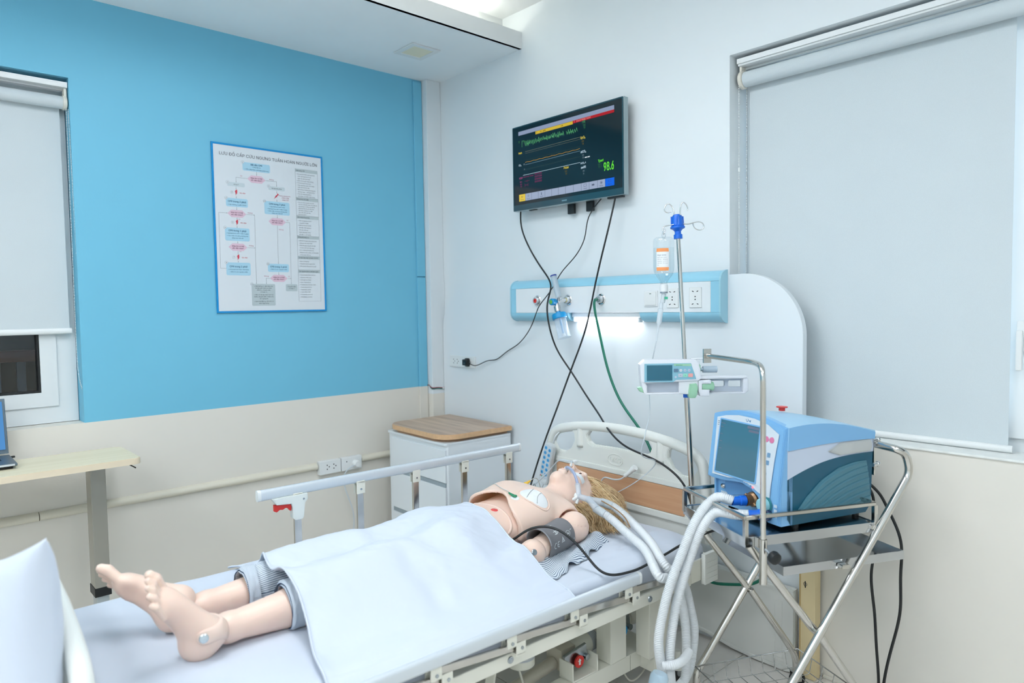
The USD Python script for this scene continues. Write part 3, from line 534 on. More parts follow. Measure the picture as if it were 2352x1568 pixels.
for a, b in ((x0, x0+.008), (x1-.008, x1)): un.part('end_cap', prism(list(whole.buffer(.002).intersection(sbox(-.2, 1, PYF-.0008, 2)).exterior.coords)[:-1], a, b), mat('unit_blue_end', (158, 205, 222), .4), 30)
un.part('side_rim', bx(x0+.008, .800, -.085, PYF-.001, 1.3945, 1.5215), m_ub, False); un.part('side_rim', bx(1.975, x1-.008, -.085, PYF-.001, 1.3945, 1.5215), m_ub, False)
un.part('front_panel', bx(.8005, 1.9745, -.0855, PYF-.002, 1.3945, 1.5215, .0015), m_uw, False)
un.part('lamp_housing', bx(1.18, 1.61, -.060, PYF-.002, 1.3725, 1.3935, .002), m_uw, False); un.part('lamp_tube', rod((1.20, -.050, 1.364), (1.585, -.050, 1.364), .008), emis('lamp_tube', (246, 246, 255), STRIP), True, label='glowing lamp tube under the unit'); un.part('lamp_holder', cat(bx(1.586, 1.596, -.062, -.036, 1.348, 1.372, .002), bx(1.189, 1.199, -.062, -.036, 1.350, 1.372, .002)), m_uw)
for k, (cx, cc) in enumerate(((.965, (214, 48, 40)), (1.180, (222, 210, 140)), (1.392, (150, 160, 160)))):
    o = un.part('gas_outlet', lathe([(.026, 0), (.0265, .003), (.024, .005), (.0205, .005), (.0205, .001), (0, .001)], 32, (cx, -.0855, 1.457), (0, -1, 0)), chrome, 30, label=['gas outlet with a red centre', 'gas outlet with a yellow ring', 'gas outlet holding the green hose'][k])
    o.sub('collar', lathe([(0, .0), (.0185, .0), (.0185, .016), (.0165, .018), (.012, .018), (.012, .012), (0, .012)], 28, (cx, -.0865, 1.457), (0, -1, 0)), mat('outlet_grey', (196, 204, 208), .3, .4), 30)
    o.sub('centre', lathe([(0, 0), (.0115, 0), (.0115, .016), (.009, .019), (.004, .019), (.004, .012), (0, .012)], 24, (cx, -.0875, 1.457), (0, -1, 0)), mat('outlet_colour_%d' % k, cc, .35), 30)
    o.sub('slot', lathe([(.0192, 0), (.0203, 0), (.0203, .003), (.0192, .003)], 24, (cx, -.0865, 1.457), (0, -1, 0)), black, 30)
def socket(holder, cx, cz, y, kind, w=.058, h=.084):
    p = holder.part('power_socket', bx(cx-w/2, cx+w/2, y-.005, y, cz-h/2, cz+h/2, .002), white, False); H = []
    for a, b in (((-.011, .026), (.011, .026), (-.012, -.027), (.012, -.027), (0, .004), (0, -.008)) if kind == 'u' else ()): H.append((a, b))
    p.sub('pin_holes', cat([wy(mv(slab(Point(a, b).buffer(.0028 if abs(a) < .001 else .0036, 6) if abs(a) < .001 else affinity.rotate(sbox(a-.0042, b-.0016, a+.0042, b+.0016), 20*np.sign(a*b)), .0003), cx, cz), y-.0048) for a, b in H]), black, False)
sw_ = un.part('light_switch', bx(1.642, 1.715, -.0905, -.0856, 1.420, 1.490, .002), mat('switch_white', (230, 234, 236), .3), False); sw_.sub('rocker', bx(1.648, 1.709, -.0935, -.0905, 1.426, 1.484, .003), white, 30); sw_.sub('indicator', bx(1.675, 1.684, -.0942, -.0934, 1.475, 1.478), mat('indicator', (96, 122, 104), .3), False)
socket(un, 1.792, 1.456, -.0856, 'u'); socket(un, 1.905, 1.456, -.0856, 'u')
# flow meter with humidifier hanging from the yellow outlet
clear = milky('clear_plastic', (206, 222, 232), .62, .08); clear2 = milky('clear_tubing', (214, 224, 230), .35, .2)
fm = Thing('oxygen_flowmeter', 'tilted oxygen flowmeter with a blue capped clear humidifier bottle on the middle outlet', 'oxygen flowmeter')
ax_ = V([.305, 0, -.95]); ax_ /= np.linalg.norm(ax_); pc = V([1.158, -.150, 1.447])
side = np.cross(ax_, [0, -1, 0])
fm.part('connector', cat(rod((1.180, -.105, 1.457), (1.180, -.150, 1.452), .009), rod((1.183, -.150, 1.452), (1.145, -.150, 1.447), .010)), chrome)
fm.part('control_knob', lathe([(0, 0), (.015, 0), (.017, .004), (.017, .026), (.014, .030), (0, .030)], 16, (1.158, -.155, 1.449), (0, -1, 0)), mat('azure_plastic', (20, 142, 200), .35), 30); fm.part('knob_badge', lathe([(0, 0), (.010, 0), (.010, .001), (0, .0012)], 16, (1.158, -.1852, 1.449), (0, -1, 0)), mat('badge_green', (112, 186, 84), .4))
body = [pc+ax_*t for t in (-.015, .055)]
fm.part('valve_body', cat(rod(pc-ax_*.005+side*-.004, pc+ax_*.05, .011), rod(pc-side*.02-ax_*.004, pc-side*.036-ax_*.020, .009), rod(pc+ax_*.02, pc+ax_*.046, .016)), mat('nickel', (186, 190, 192), .18, 1))
g0 = pc-side*.026-ax_*.012
fm.part('flow_tube', lathe([(.0155, 0), (.0155, .115), (.013, .118), (.013, .002)], 20, g0, -ax_), clear); fm.part('inner_tube', rod(g0, g0-ax_*.112, .004), clear2); fm.part('tube_cap', lathe([(0, 0), (.0158, 0), (.0158, .006), (0, .006)], 20, g0-ax_*.113, -ax_), mat('navy_plastic', (32, 62, 150), .4))
c0 = pc+ax_*.048
fm.part('bottle_cap', lathe([(0, 0), (.012, 0), (.013, .008), (.034, .010), (.036, .014), (.036, .034), (.034, .037), (0, .037)], 24, c0, ax_), MATS['azure_plastic'], 30); fm.part('humidifier_bottle', lathe([(.0, .037), (.029, .037), (.030, .045), (.031, .125), (.034, .130), (.034, .134), (.0, .134)], 28, c0, ax_), clear, 30)
fm.part('dip_tube', rod(c0+ax_*.036, c0+ax_*.112, .0055), MATS['azure_plastic']); fm.part('diffuser_foot', rod(c0+ax_*.112, c0+ax_*.124, .009), white); fm.part('water', lathe([(0, .075), (.0285, .075), (.0290, .126), (0, .126)], 24, c0, ax_), milky('water_clear', (220, 232, 240), .85, .05), 30)
# ---- sockets, plugs, trunking
t = Thing('wall_socket', 'long white double socket plate on the panelling with a black plug in it', 'socket'); yk = -.019
t.part('socket_plate', bx(.133, .375, yk-.010, yk, 1.07, 1.138, .003), white)
hol = []
for cx in (.172, .208, .288, .325):
    for a, b in ((0, .011), (0, -.011), (.011, 0)): hol.append(wy(mv(slab(Point(a, b).buffer(.0032, 5), .0003), cx, 1.104), yk-.0098))
t.part('pin_holes', cat(hol), dark, False)
pl = Thing('power_plug', 'black plug with a thin lead in the long white wall socket', 'plug'); pl.part('plug_body', cat(bx(.295, .335, yk-.045, yk-.0105, 1.085, 1.122, .008), bx(.300, .330, yk-.028, yk-.0105, 1.078, 1.128, .006)), black); pl.part('screw', rod((.318, yk-.0448, 1.100), (.318, yk-.0462, 1.100), .003), screwm)
t = Thing('cable_trunking', 'painted half-round cable pipe along the cream part of the blue wall', 'cable pipe'); mcr = mat('trunking_cream', (218, 214, 198), .45)
hr = [(0.0, -.020)]+[(.026*math.sin(a), -.019*math.cos(a)) for a in np.linspace(0.15, PI-.15, 13)]+[(0.0, .020)]
for a, b in ((-3.4, -2.14), (-2.137, -.862), (-.590, -.20)): t.part('pipe_length', frame(slab(Polygon(hr), b-a), (.0006, a, .568), (1, 0, 0), (0, 0, 1)) if 0 else sweep([(.0006, a, .568), (.0006, b, .568)], [(x, z) for x, z in hr], up0=(0, 0, 1)), mcr, 40)
for k, (a, b) in enumerate(((-.857, -.728), (-.724, -.596))):
    t = Thing('wall_socket', ['white surface socket box with two outlets above the bed rail', 'white surface socket box holding a white round plug'][k], 'socket')
    t.part('socket_box', bx(.0006, .034, a, b, .522, .596, .004), white); H = [(a+(.045 if k == 0 else .032), .560)]+([(a+.085, .560)] if k == 0 else [])
    t.part('pin_holes', cat([frame(mv(slab(Point(dx, dz).buffer(.0035, 5), .0003), y, z), (.0338, 0, 0), (0, 1, 0), (0, 0, 1)) for y, z in H for dx, dz in ((0, .012), (0, -.010), (.012, .002))][:6 if k == 0 else 1]), dark, False)
pl = Thing('power_plug', 'white round plug with a white lead in the socket box above the bed rail', 'plug'); pl.part('plug_body', lathe([(0, 0), (.021, 0), (.021, .022), (.016, .034), (0, .034)], 22, (.0345, -.640, .556), (1, 0, 0)), white, 30); pl.part('lead', tube(spline([(.062, -.648, .553), (.066, -.69, .545), (.056, -.718, .512), (.05, -.722, .46), (.045, -.69, .36), (.04, -.66, .24), (.045, -.70, .08), (.05, -.76, .006)], 40), .0035, 8), clear2)
t = Thing('loose_wires', 'short loose red and green wires across the corner pipe box', 'wires')
for k, (c, dz) in enumerate((((150, 60, 70), .004), ((52, 62, 66), 0), ((72, 140, 132), -.004))): t.part('wire', tube(spline([(.014, -.112, .952+dz*.5), (.030, -.112, .953), (.052, -.110, .936+dz), (.0585, -.075, .934+dz), (.060, -.035, .930+dz), (.062, -.022, .932+dz)], 24), .0022, 6), mat('wire_%d' % k, c, .5), True)
t.part('tape', bx(.0575, .0635, -.035, -.018, .926, .936, .001), white)
# ================================================================== bedside cabinet
CB = (.712, -.292, R_(2.0))
t = Thing('bedside_cabinet', 'white bedside cabinet with a rounded wooden top by the corner', 'cabinet', CB); m_cab = mat('cabinet_white', (224, 231, 235), .3)
wood_t = wood('oak_laminate', (166, 138, 116), (206, 180, 156), 0, .4, (2.2, 34, 20)); wood_e = mat('oak_edge', (214, 176, 136), .5, noise=.06, nscale=60); wood_u = mat('oak_sublayer', (176, 142, 114), .5)  # last one: brown wood layer under the worktop
def ctop(x0, x1, y0, y1, r): return unary_union([sbox(x0+r, y0, x1-r, y1), sbox(x0, y0+r, x1, y1), Point(x0+r, y0+r).buffer(r, 24), Point(x1-r, y0+r).buffer(r, 24)])
body = ctop(-.585, -.006, -.205, .230, .06)
t.part('carcass', mv(slab(ctop(-.585, -.006, -.196, .230, .012), .694), z=.03), m_cab, 30); t.part('rim', mv(slab(ctop(-.585, -.006, -.205, .230, .012), .012, .002), z=.722), m_cab, 30)
t.part('top_support', mv(slab(ctop(-.565, -.030, -.195, .225, .10), .016), z=.734), wood_u, 30); t.part('worktop', mv(slab(ctop(-.590, 0, -.215, .235, .11), .0245, .003), z=.750), wood_e, 30); t.parts[-1].sub('laminate', mv(slab(ctop(-.587, -.003, -.212, .232, .107), .0012), z=.7745), wood_t, False)
for k, (a, b) in enumerate(((.53, .70), (.305, .505), (.06, .28))):
    d = t.part('drawer', bx(-.540, -.012, -.206, -.197, a, b, .0015), m_cab, False); d.sub('finger_slot', bx(-.536, -.016, -.203, -.197, a-.024, a-.002), mat('slot_grey', (150, 164, 172), .5), False)
for sx in (-.56, -.03):
    for sy in (-.17, .19): t.part('foot', rod((sx, sy, 0), (sx, sy, .03), .015), dark)
# ================================================================== desk with laptop on the left
t = Thing('standing_desk', 'pale wooden desk with a telescopic grey metal leg by the blue wall', 'desk')
dk = wood('pale_ash', (218, 208, 176), (232, 224, 198), 1, .5, (1.2, 40, 20)); dke = mat('ash_edge', (230, 216, 190), .5)
top = unary_union([sbox(.095, -3.4, .43, -1.87), sbox(.13, -3.4, .40, -1.836), Point(.128, -1.869).buffer(.033, 12), Point(.40, -1.866).buffer(.03, 12)])
t.part('desktop', mv(slab(top, .024, .003), z=.815), dke, 30); t.parts[-1].sub('laminate', mv(slab(top.buffer(-.003), .001), z=.8388), dk, False)
lg = mat('leg_grey', (172, 170, 160), .35, .5, noise=.03, nscale=3)
for y in (-1.970, -3.15):
    l = t.part('leg', bx(.215, .30, y-.028, y+.028, .285, .8148, .003), lg); l.sub('collar', bx(.2125, .3025, y-.031, y+.031, .262, .300, .003), black); l.sub('inner_leg', bx(.222, .293, y-.023, y+.023, .02, .285, .003), mat('leg_inner', (186, 196, 200), .35, .5)); l.sub('bolt', lathe([(0, 0), (.008, 0), (.008, .003), (0, .004)], 14, (.2935, y, .205), (1, 0, 0)), screwm)
    t.part('foot_bar', bx(.06, .46, y-.03, y+.03, .0005, .022, .004), lg)
t.part('height_lever', rod((.30, -1.872, .806), (.385, -1.850, .792), .0025), dark); t.part('crossbar', bx(.24, .28, -3.1, -1.99, .785, .8148), lg, False)
t = Thing('laptop', 'dark grey open laptop on the pale desk at the left edge', 'laptop'); lm = mat('laptop_metal', (92, 108, 118), .35, .4)
b = t.part('base', cat(bx(.075, .295, -2.62, -2.236, .8505, .862, .004)), lm); b.sub('edge_band', bx(.2955, .297, -2.60, -2.245, .853, .860), alum, False); b.sub('feet', cat(bx(.09, .28, -2.60, -2.25, .8402, .8507, .003)), black)
b.sub('keyboard', cat([bx(.105+.017*i, .119+.017*i, -2.58+.018*j, -2.565+.018*j, .862, .8632) for i in range(6) for j in range(17)]), black, False); b.sub('touchpad', bx(.225, .283, -2.48, -2.37, .862, .8625), mat('touchpad', (74, 88, 96), .3), False)
t.part('lid', bar((.070, -2.428, .866), (.020, -2.428, 1.085), .380, .006, up0=(1, 0, .2)), lm); t.part('screen', bar((.0745, -2.428, .884), (.0305, -2.428, 1.075), .360, .001, up0=(1, 0, .22)), emis('laptop_screen', (70, 120, 170), .8), False); t.part('usb_dongle', bx(.10, .112, -2.236, -2.222, .852, .859, .001), black)
# ================================================================== things standing against the wall at the right
t = Thing('plastic_end_board', 'low white plastic board leaning on the wall behind the trolley', 'plastic board'); mp = mat('end_board_plastic', (220, 222, 218), .4)
pts = [(1.40, .345), (2.325, .330), (2.325, .03)]+[(2.325-.03*(1-math.cos(a)), .03-.028*math.sin(a)) for a in (.5, 1., PI/2)]+[(2.16, .004), (2.06, .012), (1.95, .034), (1.86, .042), (1.40, .042)]
o_ = Polygon(pts)
t.part('board', wy(slab(o_, .030, .008), -.040), mp, 40); t.part('raised_rim', wy(slab(o_.buffer(-.001).difference(o_.buffer(-.016)), .006, .003), -.069), mp, 40); t.part('moulded_panel', wy(slab(rrect(2.245, 2.278, .045, .275, .008).difference(rrect(2.2475, 2.2755, .0475, .2725, .006)), .002), -.069), mp, 30)
t.part('foot', cat(bx(1.45, 1.50, -.07, -.04, .0005, .05, .004)), mp)
t = Thing('storage_box', 'tall narrow pale yellow box with a black logo in the corner', 'cardboard box'); mb = mat('pale_yellow_board', (226, 208, 164), .6)
t.part('box_body', bx(2.342, 2.402, -.062, -.014, .0005, .53, .004), mb); t.part('edge_tape', cat(bx(2.3415, 2.347, -.0628, -.062, .003, .527)), mat('tape_tan', (192, 164, 110), .6), False)
lg_ = unary_union([Point(0, 0).buffer(.0075).difference(Point(0, 0).buffer(.0062)), sbox(-.012, -.0016, -.007, .0020), affinity.skew(sbox(-.006, -.0022, .0062, .0022), 15), affinity.skew(sbox(.0068, -.0018, .0135, .0024), 20)])
t.part('logo', frame(slab(lg_, .0003), (2.364, -.0621, .365), (0, 0, -1), (1, 0, 0)), black, False)
# ================================================================== hospital bed (local: u across, v towards the head, z up)
bed = Thing('hospital_bed', 'white electric hospital bed with wood-panelled ends and aluminium side rails', 'hospital bed', BED)
wood_h = wood('beech_laminate', (196, 148, 112), (208, 164, 128), 0, .45, (2.5, 30, 46))
def end_board(v0, dz, face, name):
    """moulded bed end: face = -1 looks down the bed, +1 up the bed"""
    cx = -.018
    def S(pts): return [(x+cx, z+dz) for x, z in pts]
    half = [(.453, .50), (.455, .70), (.450, .785), (.437, .828), (.410, .858), (.36, .880), (.28, .898), (.19, .910), (.10, .9175), (0, .920)]
    out = Polygon(S(half+[(-x, z) for x, z in half[::-1]]))
    hole = [(.267, .845), (.262, .815), (.285, .775), (.325, .755), (.380, .757), (.402, .790), (.397, .822), (.375, .845), (.335, .860), (.285, .862)]
    mid = [(-.182, .848), (-.172, .822), (-.15, .811), (0, .8145), (.15, .811), (.172, .822), (.182, .848), (.165, .868), (.08, .876), (0, .878), (-.08, .876), (-.165, .868)]
    ho = [Polygon(S(hole)).buffer(.006).buffer(-.006).buffer(-.006).buffer(.006), Polygon(S([(-x, z) for x, z in hole])).buffer(.006).buffer(-.012).buffer(.006), Polygon(S(mid)).buffer(-.01).buffer(.01)]
    pl = out.buffer(-.006)
    for h in ho: pl = pl.difference(h)
    def wv_(m, v, f): return frame(m, (0, v, 0), (1, 0, 0), (0, 0, 1)) if f < 0 else frame(m, (0, v, 0), (-1, 0, 0), (0, 0, 1))
    mir = (lambda g: g) if face < 0 else (lambda g: affinity.scale(g, -1, 1, origin=(0, 0)))
    b = bed.part(name, cat(wv_(slab(mir(pl), .014, .009), v0, face), wv_(slab(affinity.scale(mir(pl), -1, 1, origin=(0, 0)), .014, .009), v0, -face)), abs_, 40)
    arc = fillet([(x, v0, z) for x, z in S([(.432, .53), (.433, .70), (.428, .78), (.412, .825), (.375, .853), (.27, .877), (.14, .893), (0, .898), (-.14, .893), (-.27, .877), (-.375, .853), (-.412, .825), (-.428, .78), (-.433, .70), (-.432, .53)])], .03, 4)
    b.sub('handle_tube', tube(spline(arc[::2], 90), .0215, 16), abs_, True)
    for sx in (-1, 1):
        b.sub('handle_post', tube(spline([(cx+sx*.225, v0, z+dz) for z in (.79, .83, .885)], 8), .02, 12, scale=np.linspace(1.25, 1.05, 8)), abs_, True)
    y = .0141
    wp = Polygon(S([(-.375, .596), (.345, .596), (.345, .702), (-.375, .702)])).buffer(-.006).buffer(.006)
    b.sub('wood_panel', wv_(slab(mir(wp), .004, .001), v0+face*y*1, face), wood_h, False)
    b.sub('panel_ridge', wv_(slab(mir(Polygon(S([(-.39, .703), (.365, .703), (.365, .727), (-.39, .727)]))), .006, .004), v0+face*y, face), abs_, 40)
    b.sub('panel_ledge', wv_(slab(mir(Polygon(S([(-.40, .566), (.40, .566), (.40, .5945), (-.40, .5945)]))), .009, .004), v0+face*y, face), abs_, 40)
    ov = affinity.scale(Point(-.031, .764+dz).buffer(1, 32), .043, .0255)
    b.sub('oval_emblem', wv_(slab(mir(ov.difference(affinity.scale(ov, .94, .90))), .0022, .001), v0+face*y, face), abs_, 40)
    if face < 0: b.sub('emblem_letters', wv_(mv(text('MKC', .021, .0018, False, .058, True), -.031, .753+dz), v0+face*y, face), abs_, False)
end_board(.026, 0, -1, 'headboard'); end_board(-2.034, -.12, 1, 'footboard')
for s in (-1, 1): bed.part('side_frame', bx(s*.435, s*.465, -2.0, -.14, .402, .444, .004), cream, 30)
for s in (-1, 1): bed.part('deck_rail', bx(s*.405, s*.430, -1.96, -.10, .446, .486, .003), mat('deck_enamel', (214, 216, 200), .4), 30)
bed.part('deck', bx(-.404, .404, -1.96, -.08, .450, .4635), mat('deck_enamel', (214, 216, 200), .4), False)
for v in (-.155, -1.985): bed.part('cross_member', bx(-.434, .434, v-.02, v+.02, .404, .442, .003), cream, 30)
for s in (-1, 1):
    bed.part('corner_block', bx(s*.41, s*.463, -.138, -.004, .404, .486, .006), cream, 30)
    k = bed.part('corner_bumper', bx(s*.4635, s*.484, -.080, .006, .391, .508, .008), abs_, 30)
    k.sub('rib', cat([bx(s*.484, s*.4852, -.074, 0, z, z+.003, .0005) for z in (.412, .432, .452, .472, .492)]), abs_, False)
    bed.part('corner_block', bx(s*.41, s*.463, -2.01, -1.95, .404, .486, .006), cream, 30)
bed.part('frame_bolt', lathe([(0, 0), (.011, 0), (.010, .003), (.006, .0035), (.006, .006), (0, .0065)], 16, (.4655, -.378, .422), (1, 0, 0)), screwm, 30); bed.part('frame_bolt', lathe([(0, 0), (.011, 0), (.010, .003), (.006, .0035), (.006, .006), (0, .0065)], 16, (.4655, -1.003, .425), (1, 0, 0)), screwm, 30)
bed.part('mattress_stop', cat(rod((.445, -.10, .50), (.445, -.50, .50), .004), rod((.43, -.10, .475), (.445, -.10, .50), .004), rod((.43, -.50, .475), (.445, -.50, .50), .004)), steel, 30)
# base, posts, motors, castors
for s in (-1, 1):
    bed.part('base_beam', bx(s*.275, s*.335, -1.80, -.10, .098, .160, .004), cream, 30)
    for a, b in ((-.44, -.355), (-1.62, -1.535)): bed.part('lift_post', bx(s*.27, s*.34, a, b, .1605, .4015, .004), cream, 30)
for v in (-.22, -1.70): bed.part('base_beam', bx(-.40, .40, v-.05, v+.05, .092, .152, .004), cream, 30)
bed.part('corner_leg', bx(.335, .40, -.30, -.17, .1525, .40, .006), cream, 30)
for v in (-.33, -.62, -.80): bed.part('weld_seam', bx(.3352, .3362, v-.001, v+.001, .10, .158), mat('seam', (176, 176, 164), .5), False)
for s in (-1, 1):
    for v in (-.12, -1.80):
        c = bed.part('castor', rod((s*.385, v, .045), (s*.385+.012*1, v, .045), .045, 28), black, 35); c.sub('castor_wheel', rod((s*.385-.014, v, .045), (s*.385-.002, v, .045), .045, 28), black, 35); c.sub('castor_cover', cat(lathe([(0, .0), (.034, .0), (.036, .02), (.028, .035), (0, .038)], 24, (s*.385, v, .062)), rod((s*.385, v, .097), (s*.385, v, .125), .014)), mat('castor_white', (222, 224, 216), .4), 40); c.sub('hub', rod((s*.385-.016, v, .045), (s*.385+.014, v, .045), .016), screwm)
def motor(a, b, r):
    m = bed.part('lift_motor', lathe([(0, 0), (r*.86, 0), (r, .006), (r, np.linalg.norm(V(b)-V(a))-.006), (r*.86, np.linalg.norm(V(b)-V(a))), (0, np.linalg.norm(V(b)-V(a)))], 26, a, V(b)-V(a)), cream, 40)
    d = (V(b)-V(a))/np.linalg.norm(V(b)-V(a)); L = np.linalg.norm(V(b)-V(a))
    m.sub('rating_label', lathe([(r+.0003, 0), (r+.0008, 0), (r+.0008, .036), (r+.0003, .036)], 26, V(a)+d*L*.55, d), mat('label_silver', (196, 200, 200), .4), 40)
    m.sub('label_print', cat([lathe([(r+.0008, 0), (r+.0012, 0), (r+.0012, .0025), (r+.0008, .0025)], 26, V(a)+d*(L*.55+k), d) for k in (.004, .010, .0165, .023, .030)]), greyp, 40)
motor((.215, -.525, .195), (.215, -.365, .205), .037); motor((.205, -.20, .215), (.205, .0, .215), .033); motor((.26, -.79, .40), (.26, -.79, .255), .047)
bed.part('gearbox', cat(bx(.175, .255, -.60, -.527, .155, .235, .008), rod((.215, -.60, .18), (.215, -.86, .14), .022)), mat('gear_cream', (206, 200, 184), .4), 30)
bed.part('actuator_bracket', cat(bx(.27, .335, -.625, -.619, .161, .225, .002), bx(.27, .335, -.505, -.499, .161, .22, .002), bx(.27, .335, -.625, -.499, .1603, .166, .001)), cream, 30)
for (v, c, nm) in ((-.565, 'red_plastic', 'red'), (-.335, 'azure_plastic', 'blue')):
    z = .212 if v < -.4 else .246; u = .300 if v < -.4 else .300
    k = bed.part('release_clamp', cat(rod((u-.018, v-.04, z+.008), (u-.018, v+.05, z-.004), .013), bar((u-.01, v-.055, z), (u-.01, v+.05, z+.014), .012, .05), rod((u-.015, v+.04, z-.004), (u+.010, v+.04, z-.004), .011)), screwm, 30)
    k.sub('round_tag', rod((u+.004, v, z-.006), (u+.010, v, z-.006), .021, 24), MATS[c], 35, label=nm+' round tag'); k.sub('tag_arrow', frame(slab(unary_union([sbox(-.004, -.011, .004, .002), Polygon([(-.008, .002), (.008, .002), (0, .012)])]), .0004), (u+.0101, v, z-.006), (0, 1, 0), (0, 0, 1)), white, False)
bed.part('motor_cable', tube(spline([(.22, -.36, .20), (.26, -.33, .13), (.24, -.30, .05), (.20, -.40, .012), (.15, -.55, .01), (.24, -.70, .02), (.26, -.80, .25)], 50), .004, 8), mat('cable_cream', (214, 212, 200), .5), True)
bed.part('motor_cable', tube(spline([(.205, .0, .21), (.25, -.05, .12), (.30, -.28, .03), (.28, -.32, .10), (.26, -.36, .19)], 40), .0035, 8), MATS['cable_cream'], True)
bed.part('brake_bar', bar((.30, -.93, .36), (.33, -1.00, .17), .03, .012), cream, 30)
# side rails: the far one raised, the near one folded down
oval = [(.0125*math.copysign(abs(math.cos(a))**.7, math.cos(a)), .0195*math.copysign(abs(math.sin(a))**.7, math.sin(a))) for a in np.linspace(0, 2*PI, 21)[:-1]]
pv = (-.21, -.46, -.71, -.965, -1.22)
def rail(u, side, v0, v1, z, folded):
    r = bed.part('side_rail', sweep([(u, v0+.006, z), (u, v1-.006, z)], oval), alum, 40, label='folded near side rail' if folded else 'raised far side rail')
    for a, b in ((v0, v0+.012), (v1-.012, v1)): r.sub('end_cap', sweep([(u, a, z), (u, b, z)], V(oval)*1.04), white, 40)
    for i, v in enumerate(pv):
        if folded:
            a, b = V((u-side*.016, v-.016, .462)), V((u-side*.004, v-.308, .496))
            r.sub('rail_post', bar(a, b, .010, .022), steel, 30)
            r.sub('rail_bracket', cat(bx(u-side*.002, u+side*.004, b[1]-.017, b[1]+.017, .474, z-.012, .002), bx(u-side*.028, u-side*.022, b[1]-.017, b[1]+.017, .474, z-.012, .002), bx(u-side*.028, u+side*.004, b[1]-.017, b[1]+.017, z-.018, z-.012)), cream, 30)
            r.sub('bracket_pin', cat(rod((u-side*.03, b[1], .487), (u+side*.007, b[1], .487), .005), rod((u-side*.03, v-.014, .462), (u+side*.002, v-.014, .462), .005)), screwm, 30)
            r.sub('frame_bracket', cat(bx(u-side*.005, u+side*.000, v-.034, v+.001, .4405, .480, .002), bx(u-side*.036, u-side*.031, v-.034, v+.001, .4445, .480, .002), bx(u-side*.036, u-side*.000, v-.034, v+.001, .4445, .4475)), cream, 30)
            r.sub('bracket_stop', bx(u-side*.031, u-side*.005, v-.016, v+.001, .468, .479, .003), black, 30)
        else:
            r.sub('rail_post', cat(bx(u-.0075, u+.0075, v-.014, v+.014, .45, z-.03, .004)), steel, 30)
            r.sub('rail_bracket', cat(bx(u+.0085, u+.0135, v-.018, v+.018, z-.062, z-.012, .003), bx(u-.0135, u-.0085, v-.018, v+.018, z-.062, z-.012, .003), bx(u-.0135, u+.0135, v-.018, v+.018, z-.020, z-.014)), cream, 30)
            r.sub('bracket_pin', rod((u-.015, v, z-.044), (u+.0155, v, z-.044), .004), screwm, 30); r.sub('frame_bracket', bx(u-.012, u+.012, v-.02, v+.02, .4445, .475, .002), cream, 30)
    return r
rail(.490, 1, -.475, -1.70, .527, True)
fr_ = rail(-.490, -1, -.151, -1.354, .774, False)
hs = Polygon([(-1.318, .757), (-1.185, .757), (-1.183, .735), (-1.195, .722), (-1.200, .672), (-1.206, .664), (-1.232, .664), (-1.240, .672), (-1.242, .712), (-1.247, .727), (-1.300, .732)])
def yzp(poly, h, u): return frame(slab(poly, h, .003), (u, 0, 0), (0, 1, 0), (0, 0, 1))
fr_.sub('release_housing', cat(yzp(hs, .017, -.4905), mv(yzp(hs, .014, -.5045))), mat('housing_white', (222, 228, 224), .4), 30)
fr_.sub('release_trigger', yzp(Polygon([(-1.306, .731), (-1.248, .727), (-1.243, .716), (-1.245, .700), (-1.250, .702), (-1.256, .712), (-1.266, .714), (-1.276, .709), (-1.287, .711), (-1.298, .704), (-1.306, .708)]), .016, -.498), red, 30, label='red release trigger')
fr_.sub('housing_screw', lathe([(0, 0), (.004, 0), (.0035, .0015), (0, .0015)], 12, (-.4735, -1.200, .738), (1, 0, 0)), screwm, 30)
# ---- mattress under a fitted white sheet
def folds(u, v, k, seed): return meshkit.fbm(np.stack([u*k[0], v*k[1], 0*u+seed*3.7], -1), 4, seed)-.5
def cloth_grid(us, vs, zf, th=.004):
    U, W = np.meshgrid(us, vs, indexing='ij'); P = zf(U, W); n, m = U.shape     # P: (n, m, 3)
    i, j = np.meshgrid(np.arange(n-1), np.arange(m-1), indexing='ij'); q = np.stack([i*m+j, (i+1)*m+j, (i+1)*m+j+1, i*m+j+1], -1).reshape(-1, 4)
    top = tm(P.reshape(-1, 3), q); N = np.array(top.vertex_normals)
    if N[:, 2].mean() < 0: top.invert(); q = q[:, ::-1]; N = np.array(top.vertex_normals)
    v = np.vstack([P.reshape(-1, 3), P.reshape(-1, 3)-N*th]); b = np.r_[np.arange(m), np.arange(1, n)*m+m-1, (n-1)*m+np.arange(m-2, -1, -1), np.arange(n-2, 0, -1)*m]
    b2 = np.roll(b, -1); K = n*m; side = np.stack([b, b2, b2+K, b+K], -1)
    mesh = tm(v, np.vstack([q, q[:, ::-1]+K, side]))
    if mesh.volume < 0: mesh.invert()
    return mesh
HW, ZM = .455, .556
def matt_top(U, W):
    e = np.minimum(HW-np.abs(U), np.minimum(-.055-W, W+1.985)); r = .03
    z = ZM-r+np.sqrt(np.maximum(r*r-np.clip(r-e, 0, r)**2, 0))
    head = np.exp(-((W+.30)/.26)**2)
    z = z+.012*folds(U, W, (5, 3), 2)+head*.055*folds(U+.35*W, W-.2*U, (10, 4.5), 5)*np.clip(e/.04, 0, 1)
    z += .016*np.exp(-((U-.34)/.07)**2-((W+.16)/.07)**2)+.006*np.exp(-((W+1.83+.4*U)/.05)**2)*np.sin(9*U)
    return z
